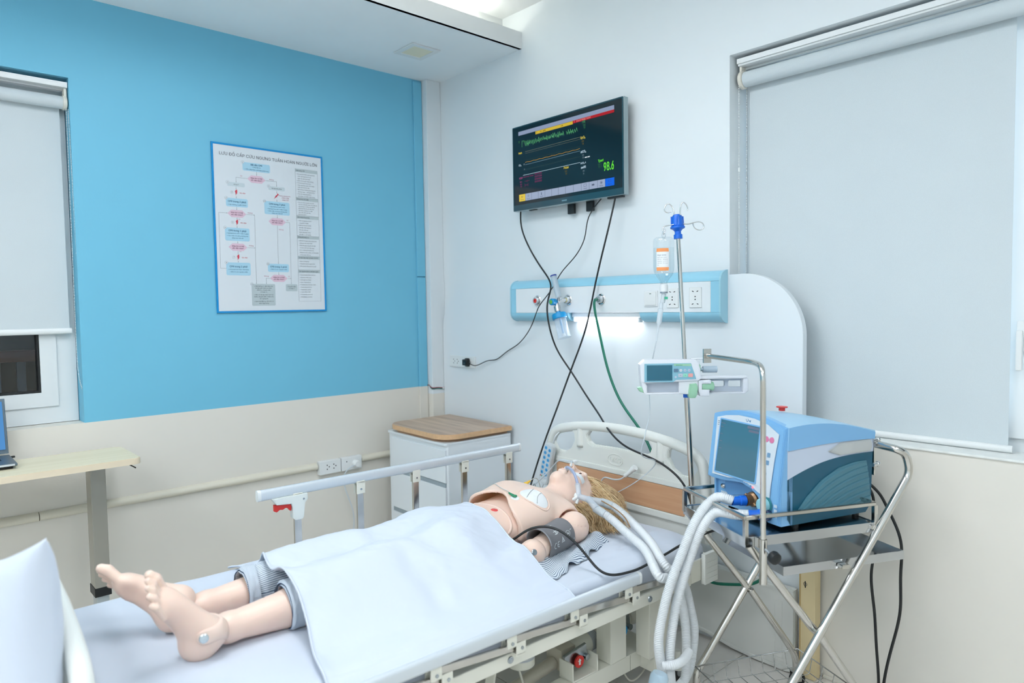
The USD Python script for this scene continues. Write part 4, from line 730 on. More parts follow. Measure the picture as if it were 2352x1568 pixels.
us = np.r_[-HW, np.linspace(-HW+.002, -HW+.035, 7), np.linspace(-HW+.05, HW-.05, 86), np.linspace(HW-.035, HW-.002, 7), HW]; vs = np.r_[np.linspace(-1.985, -1.952, 7), np.linspace(-1.94, -.10, 170), np.linspace(-.088, -.055, 7)]
U, W = np.meshgrid(us, vs, indexing='ij'); Zt = matt_top(U, W); n, m = U.shape
i, j = np.meshgrid(np.arange(n-1), np.arange(m-1), indexing='ij'); q4 = np.stack([i*m+j, (i+1)*m+j, (i+1)*m+j+1, i*m+j+1], -1).reshape(-1, 4)
bnd = np.r_[np.arange(m), np.arange(1, n)*m+m-1, (n-1)*m+np.arange(m-2, -1, -1), np.arange(n-2, 0, -1)*m]
T = np.stack([U, W, Zt], -1).reshape(-1, 3); Bo = T[bnd].copy(); Bo[:, 2] = .4642; K = len(T); kk = len(bnd); a_ = np.arange(kk); a2 = (a_+1) % kk
mid_ = T[bnd].copy(); mid_[:, 2] = .51; mid_[:, :2] *= 1+.012*(meshkit.noise(np.stack([mid_[:, 0]*9, mid_[:, 1]*9, 0*mid_[:, 0]], -1), 4)[:, None]-.3)
vv = np.vstack([T, mid_, Bo, [[0, -1., .4642]]])
f_ = np.vstack([np.vstack([q4[:, [0, 1, 2]], q4[:, [0, 2, 3]]])]+[np.vstack([np.stack([x, y, w], 1)]) for x, y, w in ((bnd, K+a_, bnd[a2]), (bnd[a2], K+a_, K+a2), (K+a_, K+kk+a_, K+a2), (K+a2, K+kk+a_, K+kk+a2), (K+kk+a_, np.full(kk, K+2*kk), K+kk+a2))])
mt = tm(vv, f_); mt.fix_normals()
one('mattress', mt, sheet_m, 'white sheet covered mattress on the hospital bed', 'mattress', BED, smooth=50)
# ---- hand control hanging on the left of the headboard
HC = Thing('bed_remote', 'pale grey hand control with blue round buttons hanging at the headboard', 'remote control', BED)
o_, ex, ez = V([-.425, -.012, .690]), V([.955, 0, .0]), V([.255, 0, .967]); ex = V([.967, 0, -.255])
def rm(m, d=0.): return frame(m, o_+V([0, -d, 0]), ex, ez)
HC.part('shell', rm(slab(rrect(-.030, .030, -.105, .100, .018), .022, .006)), mat('remote_grey', (206, 212, 214), .4), 40); HC.part('key_field', rm(slab(rrect(-.024, .024, -.075, .094, .010), .0006), .0221), mat('remote_field', (192, 204, 212), .4), False)
for i in range(2):
    for j in range(6):
        k = HC.part('button', rm(slab(Point(-.013+.026*i, .076-.0245*j-.004*i).buffer(.0082), .0018, .0006), .0225), mat('button_blue', (76, 164, 214), .4), 30); k.sub('button_mark', rm(slab(Point(-.013+.026*i, .076-.0245*j-.004*i).buffer(.0032), .0003), .0244), mat('button_dark', (44, 112, 170), .4), False)
for x, c in ((-.017, red), (-.010, mat('led_green', (70, 170, 110), .3))): HC.part('indicator', rm(slab(Point(x, -.066).buffer(.003), .0008), .0225), c, False)
HC.part('hook', tube(spline([o_+V([.035, .0, .10]), o_+V([.05, .0, .135]), o_+V([.035, .05, .15]), o_+V([.0, .06, .13])], 16), .004, 8), MATS['remote_grey'], True); HC.part('lead', tube(spline([o_+ez*-.105+V([0, -.01, 0]), o_+V([-.04, -.02, -.16]), o_+V([-.02, -.0, -.20]), o_+V([.0, -.02, -.28])], 20), .003, 8), MATS['remote_grey'], True)
# ================================================================== training manikin lying on the bed
UC = -.005
tv_ = V([-1.02, -.98, -.90, -.80, -.72, -.64, -.56, -.48, -.43, -.40, -.37])
def tors(Y, rows): return [np.interp(Y, tv_, r).astype(np.float32) for r in rows]
lowA = V([.15, .172, .172, .152, .146, .150, .152, .145, .125, .09, .05]); lowB = V([.075, .082, .086, .078, .072, .074, .086, .078, .062, .05, .035]); lowZ = V([.632, .634, .640, .640, .638, .640, .642, .636, .632, .632, .636])
def tube_d(X, Y, Z, A, B, Cz, p=2.3, uc=UC): return ((np.abs((X-uc)/A)**p+np.abs((Z-Cz)/B)**p)**(1/p)-1)*np.minimum(A, B)
KN = {1: (.092, -1.30, .622), -1: (-.088, -1.32, .622)}; AN = {1: (.102, -1.715, .602), -1: (-.088, -1.715, .600)}
def body_d(X, Y, Z):
    A, B, Cz = tors(Y, (lowA, lowB, lowZ)); d = tube_d(X, Y, Z, A, B, Cz); d = smax(d, Y+.40, .02); d = smax(d, -1.0-Y, .05)
    for s in (1, -1):
        d = smin(d, caps(X, Y, Z, (s*.085, -.93, .632), KN[s], .082, .058), .05); d = smin(d, elli(X, Y, Z, (KN[s][0], KN[s][1], KN[s][2]+.008), (.052, .07, .052)), .02)
        mid = [KN[s][0]*.6+AN[s][0]*.4, -1.46, .604]; d = smin(d, caps(X, Y, Z, KN[s], mid, .055, .056), .03); d = smin(d, caps(X, Y, Z, mid, (AN[s][0], -1.665, AN[s][2]), .056, .036), .03)
        d = smin(d, caps(X, Y, Z, (AN[s][0], -1.665, AN[s][2]), (AN[s][0]+s*.030, AN[s][1]-.012, AN[s][2]+.010), .036, .018), .016); d = smin(d, caps(X, Y, Z, (AN[s][0], -1.665, AN[s][2]), (AN[s][0]-s*.026, AN[s][1]-.010, AN[s][2]+.012), .034, .016), .016)
    return d
skA = V([.12, .13, .14, .150, .163, .170, .174, .166, .140, .098, .06]); skB = V([.08, .09, .095, .098, .102, .106, .107, .097, .080, .064, .045]); skZ = V([.645, .645, .645, .646, .648, .650, .651, .646, .640, .640, .650])
HCn = V([-.020, -.268, .673]); al = R_(11); HM = [[1, 0, 0], [0, math.cos(al), -math.sin(al)], [0, math.sin(al), math.cos(al)]]   # rows: side, crown, face
def hp(x, y, z): return HCn+x*V(HM[0])+y*V(HM[1])+z*V(HM[2])
def head_d(X, Y, Z):
    x, y, z = X-HCn[0], Y-HCn[1], Z-HCn[2]; y, z = HM[1][1]*y+HM[1][2]*z, HM[2][1]*y+HM[2][2]*z
    d = elli(x, y, z, (0, .025, -.012), (.073, .092, .088)); d = smin(d, elli(x, y, z, (0, -.030, .025), (.059, .072, .064)), .025)
    for s in (1, -1):
        d = smin(d, caps(x, y, z, (s*.046, -.030, -.005), (s*.006, -.090, .055), .021, .021), .028); d = smin(d, np.sqrt((x-s*.036)**2+(y+.018)**2+(z-.058)**2)-.026, .026)
    d = smin(d, np.sqrt(x**2+(y+.090)**2+(z-.060)**2)-.020, .018); d = smin(d, caps(x, y, z, (-.028, .030, .078), (.028, .030, .078), .014, .014), .022)
    for s in (1, -1):
        d = smax(d, -(np.sqrt((x-s*.031)**2+(y-.012)**2+(z-.100)**2)-.017), .016); d = smin(d, elli(x, y, z, (s*.031, .009, .0745), (.0185, .0125, .0125)), .006)
        d = smax(d, -elli(x, y, z, (s*.032, .0055, .089), (.0125, .0020, .008)), .002)
        d = smin(d, elli(x, y, z, (s*.074, -.006, -.012), (.011, .030, .018)), .008)
    d = smin(d, caps(x, y, z, (0, .022, .083), (0, -.017, .111), .0085, .0115), .014)
    for s in (1, -1): d = smin(d, np.sqrt((x-s*.0125)**2+(y+.021)**2+(z-.0985)**2)-.0085, .008)
    d = smin(d, caps(x, y, z, (-.018, -.048, .088), (.018, -.048, .088), .008, .008), .008); d = smin(d, caps(x, y, z, (-.014, -.065, .087), (.014, -.065, .087), .009, .009), .008)
    d = smax(d, -elli(x, y, z, (0, -.0560, .096), (.0205, .0042, .022)), .004)
    for s in (1, -1): d = smax(d, -caps(x, y, z, (s*.0068, -.034, .110), (s*.0062, -.020, .104), .0043, .0043), .003)
    return d
def skin_d(X, Y, Z):
    A, B, Cz = tors(Y, (skA, skB, skZ)); o = tube_d(X, Y, Z, A, B, Cz, 2.25)
    for s in (1, -1): o = smin(o, elli(X, Y, Z, (UC+s*.075, -.555, .690), (.062, .075, .062)), .05)
    o = smin(o, caps(X, Y, Z, (UC+.13, -.455, .640), (UC-.13, -.455, .640), .058, .058), .05)
    inner = o+.010
    edge = -.668+.020*np.cos((X-UC)*26)-.012*np.clip((X-.06)/.08, 0, 1)+.06*np.clip((.62-Z)/.05, 0, 1)
    o = smax(o, edge-Y, .004); o = np.maximum(o, -np.maximum(inner, Y+.470))
    for s in (1, -1): o = smax(o, -(np.sqrt((X-UC-s*.197)**2+((Y+.470)*.95)**2+(Z-.628)**2)-.064), .006)
    o = np.maximum(o, .568-Z)
    n = caps(X, Y, Z, (UC-.005, -.415, .632), (-.018, -.300, .655), .060, .056); n = smin(n, caps(X, Y, Z, (UC-.003, -.405, .648), (-.016, -.325, .705), .040, .030), .04)
    for s in (1, -1): n = smin(n, caps(X, Y, Z, (UC+s*.012, -.412, .672), (-.018+s*.045, -.290, .660), .012, .014), .03)
    h = smin(head_d(X, Y, Z), n, .030); o = smin(o, h, .045)
    return o
def grad(fn, P, e=.0008):
    P = P.astype(np.float64); d0 = fn(*P.T); G = np.stack([(fn(*(P+e*V(k)).T)-fn(*(P-e*V(k)).T))/(2*e) for k in ((1., 0, 0), (0, 1., 0), (0, 0, 1.))], 1); return d0, G/(np.linalg.norm(G, axis=1, keepdims=True)+1e-9)
def onto(fn, P, off=0., n=8):
    for _ in range(n):
        d, G = grad(fn, P); P = P-(d-off)[:, None]*G
    return P
mk = Thing('training_manikin', 'pale skinned patient training manikin with blond hair lying on the bed', 'training manikin', BED)
mk.part('body', nets(body_d, (-.24, -1.77, .545), (.24, -.38, .745), .0062), skin, True)
sk = mk.part('upper_body_skin', nets(skin_d, (-.215, -.72, .55), (.205, -.14, .815), .0033), skin, True, label='chest, neck and face skin with a loose lower edge')
# eyes, mouth, window in the chest
dk_ = mat('lash_dark', (58, 40, 36), .6)
for s in (1, -1): sk.sub('eyelash', tube(spline([hp(s*(.031+t*.0135), .0060-.0022*t*t+.001, .0865-.010*t*t) for t in np.linspace(-1, 1, 9)], 14), .0016, 6), dk_, True); sk.sub('eye', ball(hp(s*.031, .0065, .0755), .0112, 2), mat('eye_dark', (70, 56, 50), .15), True)
sk.sub('lips', cat(tube(spline([hp(-.019, -.053, .0915), hp(-.008, -.049, .0972), hp(0, -.0505, .0975), hp(.008, -.049, .0972), hp(.019, -.053, .0915)], 20), .0033, 8, scale=np.r_[np.linspace(.4, 1, 6), np.ones(8), np.linspace(1, .4, 6)]), tube(spline([hp(-.017, -.060, .0915), hp(0, -.0635, .0965), hp(.017, -.060, .0915)], 20), .0038, 8, scale=np.r_[np.linspace(.4, 1, 6), np.ones(8), np.linspace(1, .4, 6)])), mat('lip_skin', (226, 186, 174), .4, sss=.1), True)
def surf_z(fn, u, v, z0=.85, z1=.56, n=300):
    u, v = np.atleast_1d(u).astype(np.float32), np.atleast_1d(v).astype(np.float32); z = np.linspace(z0, z1, n).astype(np.float32)
    D = fn(np.repeat(u[:, None], n, 1), np.repeat(v[:, None], n, 1), np.repeat(z[None], len(u), 0)); k = np.argmax(D < 0, 1); r = z[k]; r[~(D < 0).any(1)] = z1; return r
def patch(fn, cu, cv, ru, rv, rot, th, n=10, m=28):
    """thin disc laid on a surface"""
    P = [(0, 0)]+[(r*math.cos(a), r*math.sin(a)) for r in np.linspace(1/n, 1, n) for a in np.arange(m)*2*PI/m]; P = V(P); c, s = math.cos(rot), math.sin(rot)
    u, v = cu+c*ru*P[:, 0]-s*rv*P[:, 1], cv+s*ru*P[:, 0]+c*rv*P[:, 1]; z = surf_z(fn, u, v)
    e = np.linalg.norm(P, axis=1); top = np.c_[u, v, z+th*np.sqrt(np.clip(1.02-e**2, 0, 1))+.0006]; bot = np.c_[u, v, z-.002]; k = len(P)
    j = np.arange(m); j2 = (j+1) % m; F = [np.stack([0*j, 1+j, 1+j2], 1)]+[np.vstack([np.stack([1+r*m+j, 1+(r+1)*m+j, 1+(r+1)*m+j2], 1), np.stack([1+r*m+j, 1+(r+1)*m+j2, 1+r*m+j2], 1)]) for r in range(n-1)]
    F = np.vstack(F); o = 1+(n-1)*m
    x = tm(np.vstack([top, bot]), np.vstack([F, F[:, ::-1]+k, np.stack([o+j, k+o+j, k+o+j2], 1), np.stack([o+j, k+o+j2, o+j2], 1)])); x.fix_normals(); return x
wn = mat('sensor_white', (222, 226, 228), .35)
sk.sub('chest_window', patch(skin_d, .106, -.584, .032, .052, R_(-60), .002), wn, True, label='white oval plate in the chest')
def online(fn, pts, r, off, n=30, m=8):
    s = spline([(u, v, 0) for u, v in pts], n); z = surf_z(fn, s[:, 0], s[:, 1]); z = gaussian_filter(z, 1.2, mode='nearest'); s[:, 2] = z+off; return tube(s, r, m)
c, s_ = math.cos(R_(-60)), math.sin(R_(-60))
sk.sub('window_seam', cat([online(skin_d, [(.106+c*a*.032-s_*b*.052, -.584+s_*a*.032+c*b*.052) for a, b in L], .0011, .0036) for L in (((-.8, .42), (0, .30), (.85, .40)), ((-.9, -.18), (0, -.30), (.8, -.34)))]), mat('seam_grey', (186, 190, 190), .5), True)
sk.sub('window_rim', online(skin_d, [(.106+c*math.cos(t)*.036-s_*math.sin(t)*.057, -.584+s_*math.cos(t)*.036+c*math.sin(t)*.057) for t in np.linspace(0, 2*PI, 25)], .0024, .0004, 70), skin, True)
mk.part('red_port', patch(body_d, .040, -.715, .0140, .0115, .3, .002), mat('port_red', (222, 76, 74), .4), True, label='red ring port on the belly').sub('port_hole', patch(body_d, .041, -.715, .0055, .0042, .3, .0035), mat('port_dark', (190, 96, 90), .5), True)
kn = mk.part('side_connector', rod((.118, -.695, .622), (.127, -.690, .628), .0135, 22), red, 35, label='red and steel connector at the flank'); kn.sub('steel_plug', cat(rod((.127, -.690, .628), (.150, -.676, .636), .0095, 18), ball((.150, -.676, .636), .0095)), chrome, 35)
mk.part('side_tab', bx(.150, .168, -.668, -.640, .618, .652, .004), milky('tab_clear', (228, 226, 226), .25, .3), 30)
for k, L in enumerate(([(-.13, -.690), (-.06, -.700), (.0, -.690), (.055, -.693), (.100, -.700), (.132, -.715), (.142, -.745)], )): mk.part('belly_fold', online(body_d, L, .0055, -.0025, 50), skin, True)
# arms
def arm_d(s):
    sh, el = (UC+s*.197, -.470, .628), (.238 if s > 0 else -.25, -.712, .604)
    def f(X, Y, Z):
        d = np.sqrt((X-sh[0])**2+(Y-sh[1])**2+(Z-sh[2])**2)-.0545; d = smin(d, caps(X, Y, Z, sh, [sh[0]*.45+el[0]*.55, -.60, .616], .047, .042), .02); d = smin(d, caps(X, Y, Z, [sh[0]*.45+el[0]*.55, -.60, .616], el, .042, .038), .02)
        g = np.abs(np.sqrt((X-sh[0]-s*.02)**2+(Y-sh[1]-.005)**2+(Z-sh[2]-.06)**2)-.058)-.0012; return smax(d, -np.maximum(g, -(d+.003)), .002) if s > 0 else d
    return f
def fore_d(s):
    el = (.238 if s > 0 else -.25, -.712, .604); wr = (el[0]+s*.03, -.955, .592)
    def f(X, Y, Z):
        d = caps(X, Y, Z, el, wr, .040, .027); d = smin(d, np.sqrt((X-el[0])**2+(Y-el[1]-.004)**2+(Z-el[2])**2)-.041, .02); hnd = (wr[0], -1.02, .588)
        d = smin(d, elli(X, Y, Z, hnd, (.040, .05, .017)), .02)
        for k, (a, L) in enumerate(((-.028, .070), (-.010, .080), (.009, .076), (.026, .060))): d = smin(d, caps(X, Y, Z, (hnd[0]+a, -1.06, .588), (hnd[0]+a*1.25, -1.06-L*.6, .590), .0095, .009), .008); d = smin(d, caps(X, Y, Z, (hnd[0]+a*1.25, -1.06-L*.6, .590), (hnd[0]+a*1.3, -1.06-L, .578), .009, .0075), .006)
        d = smin(d, caps(X, Y, Z, (hnd[0]-s*.034, -1.0, .590), (hnd[0]-s*.058, -1.055, .586), .012, .009), .01); return d
    return f
for s in (1, -1):
    a = mk.part('upper_arm', nets(arm_d(s), (min(s*.10, s*.32), -.77, .54), (max(s*.10, s*.32), -.39, .70), .0045), skin, True); mk.part('forearm', nets(fore_d(s), (min(s*.12, s*.38), -1.16, .54), (max(s*.12, s*.38), -.66, .66), .005), skin, True)
a.sub('nothing', ball((-.25, -.712, .642), .004), screwm) if 0 else None
eb_ = lambda X, Y, Z: np.minimum(arm_d(1)(X, Y, Z), fore_d(1)(X, Y, Z))
ebp = onto(eb_, V([[.275, -.738, .622]]))[0]; ebn = grad(eb_, ebp[None])[1][0]
mk.part('elbow_bolt', lathe([(0, 0), (.0100, 0), (.0100, .003), (.008, .0045), (.0035, .0045), (.0035, .003), (0, .003)], 18, ebp+ebn*.0004, ebn), screwm, 30); mk.part('elbow_crease', tube(spline([(.240, -.752, .640), (.262, -.742, .633), (.272, -.712, .628)], 12), .0014, 6), mat('crease', (150, 104, 90), .6), True)
# feet, each turning on its ankle bolt
def foot_fn(an, ax, tz, s):
    """local foot: x across (medial = -s), y along the sole towards the toes, z up out of the sole; heel at origin"""
    def f(x, y, z):
        d = elli(x, y, z, (0, .004, .040), (.033, .034, .042)); d = smin(d, caps(x, y, z, (0, .0, .045), (-s*.003, .012, .080), .036, .033), .03)
        d = smin(d, caps(x, y, z, (0, .01, .045), (-s*.006, .125, .032), .036, .028), .03); d = smin(d, caps(x, y, z, (-s*.004, .028, .074), (-s*.012, .150, .036), .032, .019), .035)
        d = smin(d, elli(x, y, z, (-s*.006, .155, .024), (.043, .036, .022)), .025); d = smax(d, -elli(x, y, z, (-s*.045, .085, .0), (.026, .05, .022)), .03)
        toes = [(-s*.031, .190, .0145, .234, .0125), (-s*.0085, .196, .0092, .236, .0085), (s*.0085, .192, .0088, .229, .0080), (s*.0245, .184, .0086, .216, .0078), (s*.0385, .170, .0084, .198, .0076)]
        for (tx, y0, r0, y1, r1) in toes:
            t = caps(x, y, z, (tx*.95, y0-.025, .022), (tx*1.04, (y0+y1)/2, .022), r0*.95, r0); t = smin(t, caps(x, y, z, (tx*1.04, (y0+y1)/2, .022), (tx*1.06, y1-.006, .016), r0*.96, r1), .005); d = smin(d, t, .0035)
        return d
    return f
def place_foot(s, heel, ydir, zdir):
    m = nets(foot_fn(None, None, None, -s), (-.065, -.045, -.012), (.065, .245, .135), .0032)
    y = V(ydir, float); y /= np.linalg.norm(y); z = V(zdir, float); z -= y*(z@y); z /= np.linalg.norm(z); x = np.cross(y, z)
    T = np.eye(4); T[:3, 0], T[:3, 1], T[:3, 2], T[:3, 3] = x, y, z, heel; m.apply_transform(T); return m, T
fl_, TL = place_foot(1, (.092, -1.774, .572), (.16, -.42, .88), (.42, .80, .25)); fr_2, TR = place_foot(-1, (-.060, -1.782, .580), (-.42, -.52, .55), (-.30, .75, .50))
mk.part('foot', fl_, skin, True); mk.part('foot', fr_2, skin, True)
fd_ = foot_fn(None, None, None, -1); TLi = np.linalg.inv(TL)
def footL(X, Y, Z):
    x, y, z = (TLi[i, 0]*X+TLi[i, 1]*Y+TLi[i, 2]*Z+TLi[i, 3] for i in range(3)); return fd_(x, y, z)
abolt = onto(footL, V([[.150, -1.738, .620]]), .0)[0]; _, abn = grad(footL, abolt[None]); abn = abn[0]
def tab_d(X, Y, Z):
    f = footL(X, Y, Z); s = np.maximum(f-.0042, -(f+.004)); k = caps(X, Y, Z, abolt, (AN[1][0]+.020, -1.665, .618), .0185, .036); k2 = caps(X, Y, Z, (AN[1][0]-.01, -1.690, .640), (AN[1][0], -1.650, .62), .026, .04); return smax(s, smin(k, k2, .02), .003)
mk.part('ankle_shell', nets(tab_d, (.03, -1.80, .55), (.20, -1.62, .70), .0032), skin, True)
mk.part('ankle_bolt', lathe([(0, 0), (.0115, 0), (.0115, .003), (.009, .0045), (.0035, .0045), (.0035, .003), (0, .003)], 22, abolt+abn*.0035, abn), mat('bolt_bright', (206, 216, 220), .2, .8), 30)
# hair
def strands(n, seed):
    r = np.random.default_rng(seed); out = []
    while len(out) < n:
        d = r.normal(size=3); d /= np.linalg.norm(d)
        x, y, z = d*V([.0755, .0945, .0905])+V([0, .025, -.012])
        if z > 0 and y < .76*z+.004*math.cos(x*90): continue
        if y < -.060: continue
        root = hp(x, y, z); nrm = root-HCn; nrm /= np.linalg.norm(nrm)
        side = 1 if x > 0 else -1; cl = meshkit.noise(V([[x*38, y*38, z*38]]), 3)[0]-.5
        end = V([HCn[0]+x*1.35+side*(.030+.125*r.random()*(1 if x > 0 else .5))+.05*cl, HCn[1]+.03+y*.75+r.normal()*.014+.09*cl*.6-(.06 if x > .03 else 0)*r.random(), .562+.016*r.random()+.006*abs(cl)])
        if y > .06: end = V([root[0]*1.2+.10*r.random()*(1 if x > -.02 else -.6), -.085-.035*r.random(), .564+.03*r.random()])
        if end[0] > .10 and r.random() < .5: end[1] -= .04*r.random()
        end[1] = min(end[1], -.066); L = np.linalg.norm(end-root)
        p1 = root+nrm*.011+V([0, 0, -.006]); p2 = root*.42+end*.58+V([side*.020, .012, .016])+nrm*.014; w = (r.normal(size=3)*.004+V([.012*cl, .010*cl, 0]))
        p3 = root*.16+end*.84+w+V([0, 0, .007]); s = spline([root-nrm*.004, p1, p2+w, p3, end], 14); s += .0035*np.sin(np.linspace(0, 9, 14)+20*cl)[:, None]*V([.6, .8, .2])*np.linspace(0, 1, 14)[:, None]
        s[:, 2] = np.maximum(s[:, 2], .561); out.append(s)
    return out
st = strands(6500, 5)
hm = usdkit.material(stage, '/World/Looks/blond_hair', {'g': ('geometry', {}), 'n': ('noise_texture', dict(scale=55, detail=3)), 'r': ('rgb_ramp', {'ramp': [(.28, lin((176, 138, 90))), (.48, lin((226, 192, 140))), (.70, lin((246, 224, 182)))]}), 'p': ('principled_bsdf', dict(roughness=.38, sheen_weight=.2))},
    [('g.position', 'n.vector'), ('n.fac', 'r.fac'), ('r.color', 'p.base_color')], surface='p.BSDF')
hv = [sweep(s, circ(.00068, 3), scale=np.r_[1., np.linspace(1.3, 1.1, 11), .8, .3], caps=False) for s in st]
hair = mk.part('hair', tm(np.vstack([h.vertices for h in hv]), np.vstack([h.faces+i*len(hv[0].vertices) for i, h in enumerate(hv)])), hm, True, label='loose blond wig hair', kind='stuff')
cap_ = nets(lambda X, Y, Z: (lambda x, y, z: np.maximum(elli(x, y, z, (0, .025, -.012), (.0760, .0950, .0910)), np.maximum(np.minimum(.80*z-y, z), -y-.06)))(X-HCn[0], HM[1][1]*(Y-HCn[1])+HM[1][2]*(Z-HCn[2]), HM[2][1]*(Y-HCn[1])+HM[2][2]*(Z-HCn[2])), (-.12, -.34, .55), (.08, -.12, .79), .005)
hair.sub('wig_cap', cap_, hm, True)
# trousers and gown
stp = stripes('striped_cotton_long', (214, 224, 232), (62, 84, 116), 22, .30, 'x'); stc = stripes('striped_cotton_round', (214, 224, 232), (62, 84, 116), 21, .30, 'y')
def sleeve(path, rad, m=56, amp=.006, seed=1, inner=.0025):
    p = np.asarray(path); n = len(p); rad = np.broadcast_to(rad, (n,)); a = np.linspace(0, 2*PI, m+1)
    t = np.gradient(p, axis=0); t /= np.linalg.norm(t, axis=1, keepdims=True); N = V([0, 0, 1.])-t*t[:, 2:]; N /= np.linalg.norm(N, axis=1, keepdims=True); B = np.cross(t, N)
    w = amp*(meshkit.fbm(np.stack([np.broadcast_to(np.cos(a)*1.6, (n, m+1)), np.broadcast_to(np.sin(a)*1.6, (n, m+1)), np.broadcast_to(np.arange(n)[:, None]*.28, (n, m+1))], -1), 3, seed)-.5)*2
    def ring(o): 
        q = p[:, None]+(rad[:, None]+w+o)[..., None]*(np.cos(a)[None, :, None]*B[:, None]+np.sin(a)[None, :, None]*N[:, None]); q[..., 2] = np.maximum(q[..., 2], .5605+max(o, 0)); return q
    O, I = ring(0), ring(-inner); uv = np.stack([np.broadcast_to(a/(2*PI), (n, m+1)), np.broadcast_to((np.arange(n)/(n-1))[:, None], (n, m+1))], -1)
    v = np.vstack([O.reshape(-1, 3), I.reshape(-1, 3)]); uv = np.vstack([uv.reshape(-1, 2)]*2); i, j = np.meshgrid(np.arange(n-1), np.arange(m), indexing='ij'); k = m+1
    q = np.stack([i*k+j, (i+1)*k+j, (i+1)*k+j+1, i*k+j+1], -1).reshape(-1, 4); K = n*k; e = np.stack([np.arange(m), np.arange(1, m+1), K+np.arange(1, m+1), K+np.arange(m)], 1)
    x = tm(v, np.vstack([q, q[:, ::-1]+K, e]));  return x, uv
for s, v0 in ((1, -1.510), (-1, -1.560)):
    c0 = [AN[s][0]+(KN[s][0]-AN[s][0])*(v0+1.715)/.4, v0, .610]; pth = spline([c0, (c0[0], v0+.05, .614), (KN[s][0], v0+.16, .618), (KN[s][0], v0+.30, .622)], 26)
    m_, uv_ = sleeve(pth, np.r_[np.linspace(.058, .064, 6), np.linspace(.066, .074, 20)], amp=.010, seed=3+s); uv_[:, 1] *= 3.2; uv_[:, 0] *= 3.2
    t_ = mk.part('trouser_leg', m_, stp if s < 0 else stc, True, uv=uv_, label='blue striped trouser leg')
    m_, uv_ = sleeve(spline([V(c0)-V([0, .004, 0]), V(c0)+V([0, .012, 0]), V(c0)+V([0.004, .040, .002])], 7), V([.0600, .0665, .068, .0685, .0682, .067, .0655])+(.004 if s > 0 else .002), amp=.009, seed=3+s); uv_[:, 1] *= .75; t_.sub('cuff', m_, stc, True, uv=uv_)
def gown_top(U, W):
    t = np.clip((W+.80)/.42, 0, 1); cen = .300-.085*t; w = .085-.035*t; e = np.clip(1-((U-cen)/w)**2, 0, 1)
    return .5615+.026*np.sqrt(e)*(.55+.45*t)+.014*e*np.sin(60*(U-cen)+14*W)*.6+.02*e*np.maximum(folds(U+.6*W, W, (22, 5), 9), -.2)
gu, gv = np.linspace(-1, 1, 40), np.linspace(-.775, -.372, 80)
def gz(A, W):
    t = np.clip((W+.80)/.42, 0, 1); U = .300-.085*t+A*(.085-.035*t)*(1+.10*np.sin(W*42)+.06*np.sin(W*91)); return np.stack([U, W+.012*A, np.maximum(gown_top(U, W), .5615)], -1)
gm = cloth_grid(gu, gv, gz, .002); guv = np.stack([np.repeat((gu+1)/2*.9, len(gv)), np.tile((gv-gv[0])*1.2, len(gu))], -1); guv[:, 0] += .35*guv[:, 1]+.05*np.sin(guv[:, 1]*26+4*guv[:, 0]); guv = np.vstack([guv, guv])
g = Thing('patient_gown', 'crumpled blue striped gown lying under the near arm of the manikin', 'gown', BED); g.part('gown_cloth', gm, stripes('striped_cotton_gown', (212, 222, 230), (66, 86, 116), 27, .30, 'x'), True, uv=guv)
tie, uvt = sleeve(spline([(.205, -.372, .568), (.185, -.350, .566), (.155, -.325, .565), (.150, -.305, .564)], 12), np.linspace(.009, .004, 12), 14, .001, 4, .001); g.part('gown_tie', tie, MATS['striped_cotton_gown'], True, uv=uvt)
# ---- blood pressure cuff with print, and its black tube
cu = Thing('pressure_cuff', 'grey blood pressure cuff with white print on the near upper arm', 'blood pressure cuff', BED); cg = mat('cuff_grey', (120, 120, 124), .75, bump=.1, bscale=500)
ca, cb = V([.2295, -.672, .609]), V([.2025, -.535, .6225]); cax = cb-ca; CL = np.linalg.norm(cax); cax /= CL; cn = V([0, 0, 1.])-cax*cax[2]; cn /= np.linalg.norm(cn); csd = np.cross(cax, cn)
if csd[0] < 0: csd = -csd
def cuff_r(t, th): return .0475+.0055*t+.004*np.maximum(np.sin(th), 0)+(.016*(1-t)**2)*np.clip(np.sin(th)*.9+.1, 0, 1)
th = np.linspace(0, 2*PI, 49)[:-1]; tt = np.linspace(0, 1, 16)
def cuff_pt(t, a, off=0.): 
    r = cuff_r(t, a)+off; return ca+cax*(t*CL)[..., None]+(np.cos(a)*r)[..., None]*csd+(np.sin(a)*r)[..., None]*cn
TTg, THg = np.meshgrid(tt, th, indexing='ij'); O = cuff_pt(TTg, THg); I = cuff_pt(TTg, THg, -.004); nn_, mm_ = TTg.shape
i, j = np.meshgrid(np.arange(nn_-1), np.arange(mm_), indexing='ij'); j2 = (j+1) % mm_; q = np.stack([i*mm_+j, (i+1)*mm_+j, (i+1)*mm_+j2, i*mm_+j2], -1).reshape(-1, 4); K = nn_*mm_; jj = np.arange(mm_); jj2 = (jj+1) % mm_
cm = tm(np.vstack([O.reshape(-1, 3), I.reshape(-1, 3)]), np.vstack([q, q[:, ::-1]+K, np.stack([jj, jj2, K+jj2, K+jj], 1), np.stack([K-mm_+jj, 2*K-mm_+jj, 2*K-mm_+jj2, K-mm_+jj2], 1)])); cm.fix_normals()
cu.part('sleeve', cm, cg, True)
def wrap(poly_or_mesh, t0, a0, k=1.0):
    m = poly_or_mesh if hasattr(poly_or_mesh, 'vertices') else slab(poly_or_mesh, .0004)
    m = m.subdivide_to_size(.006); v = np.array(m.vertices); t = t0+v[:, 0]/CL; a = a0+v[:, 1]/.05; return tm(cuff_pt(t, a, .0006+v[:, 2]), m.faces)
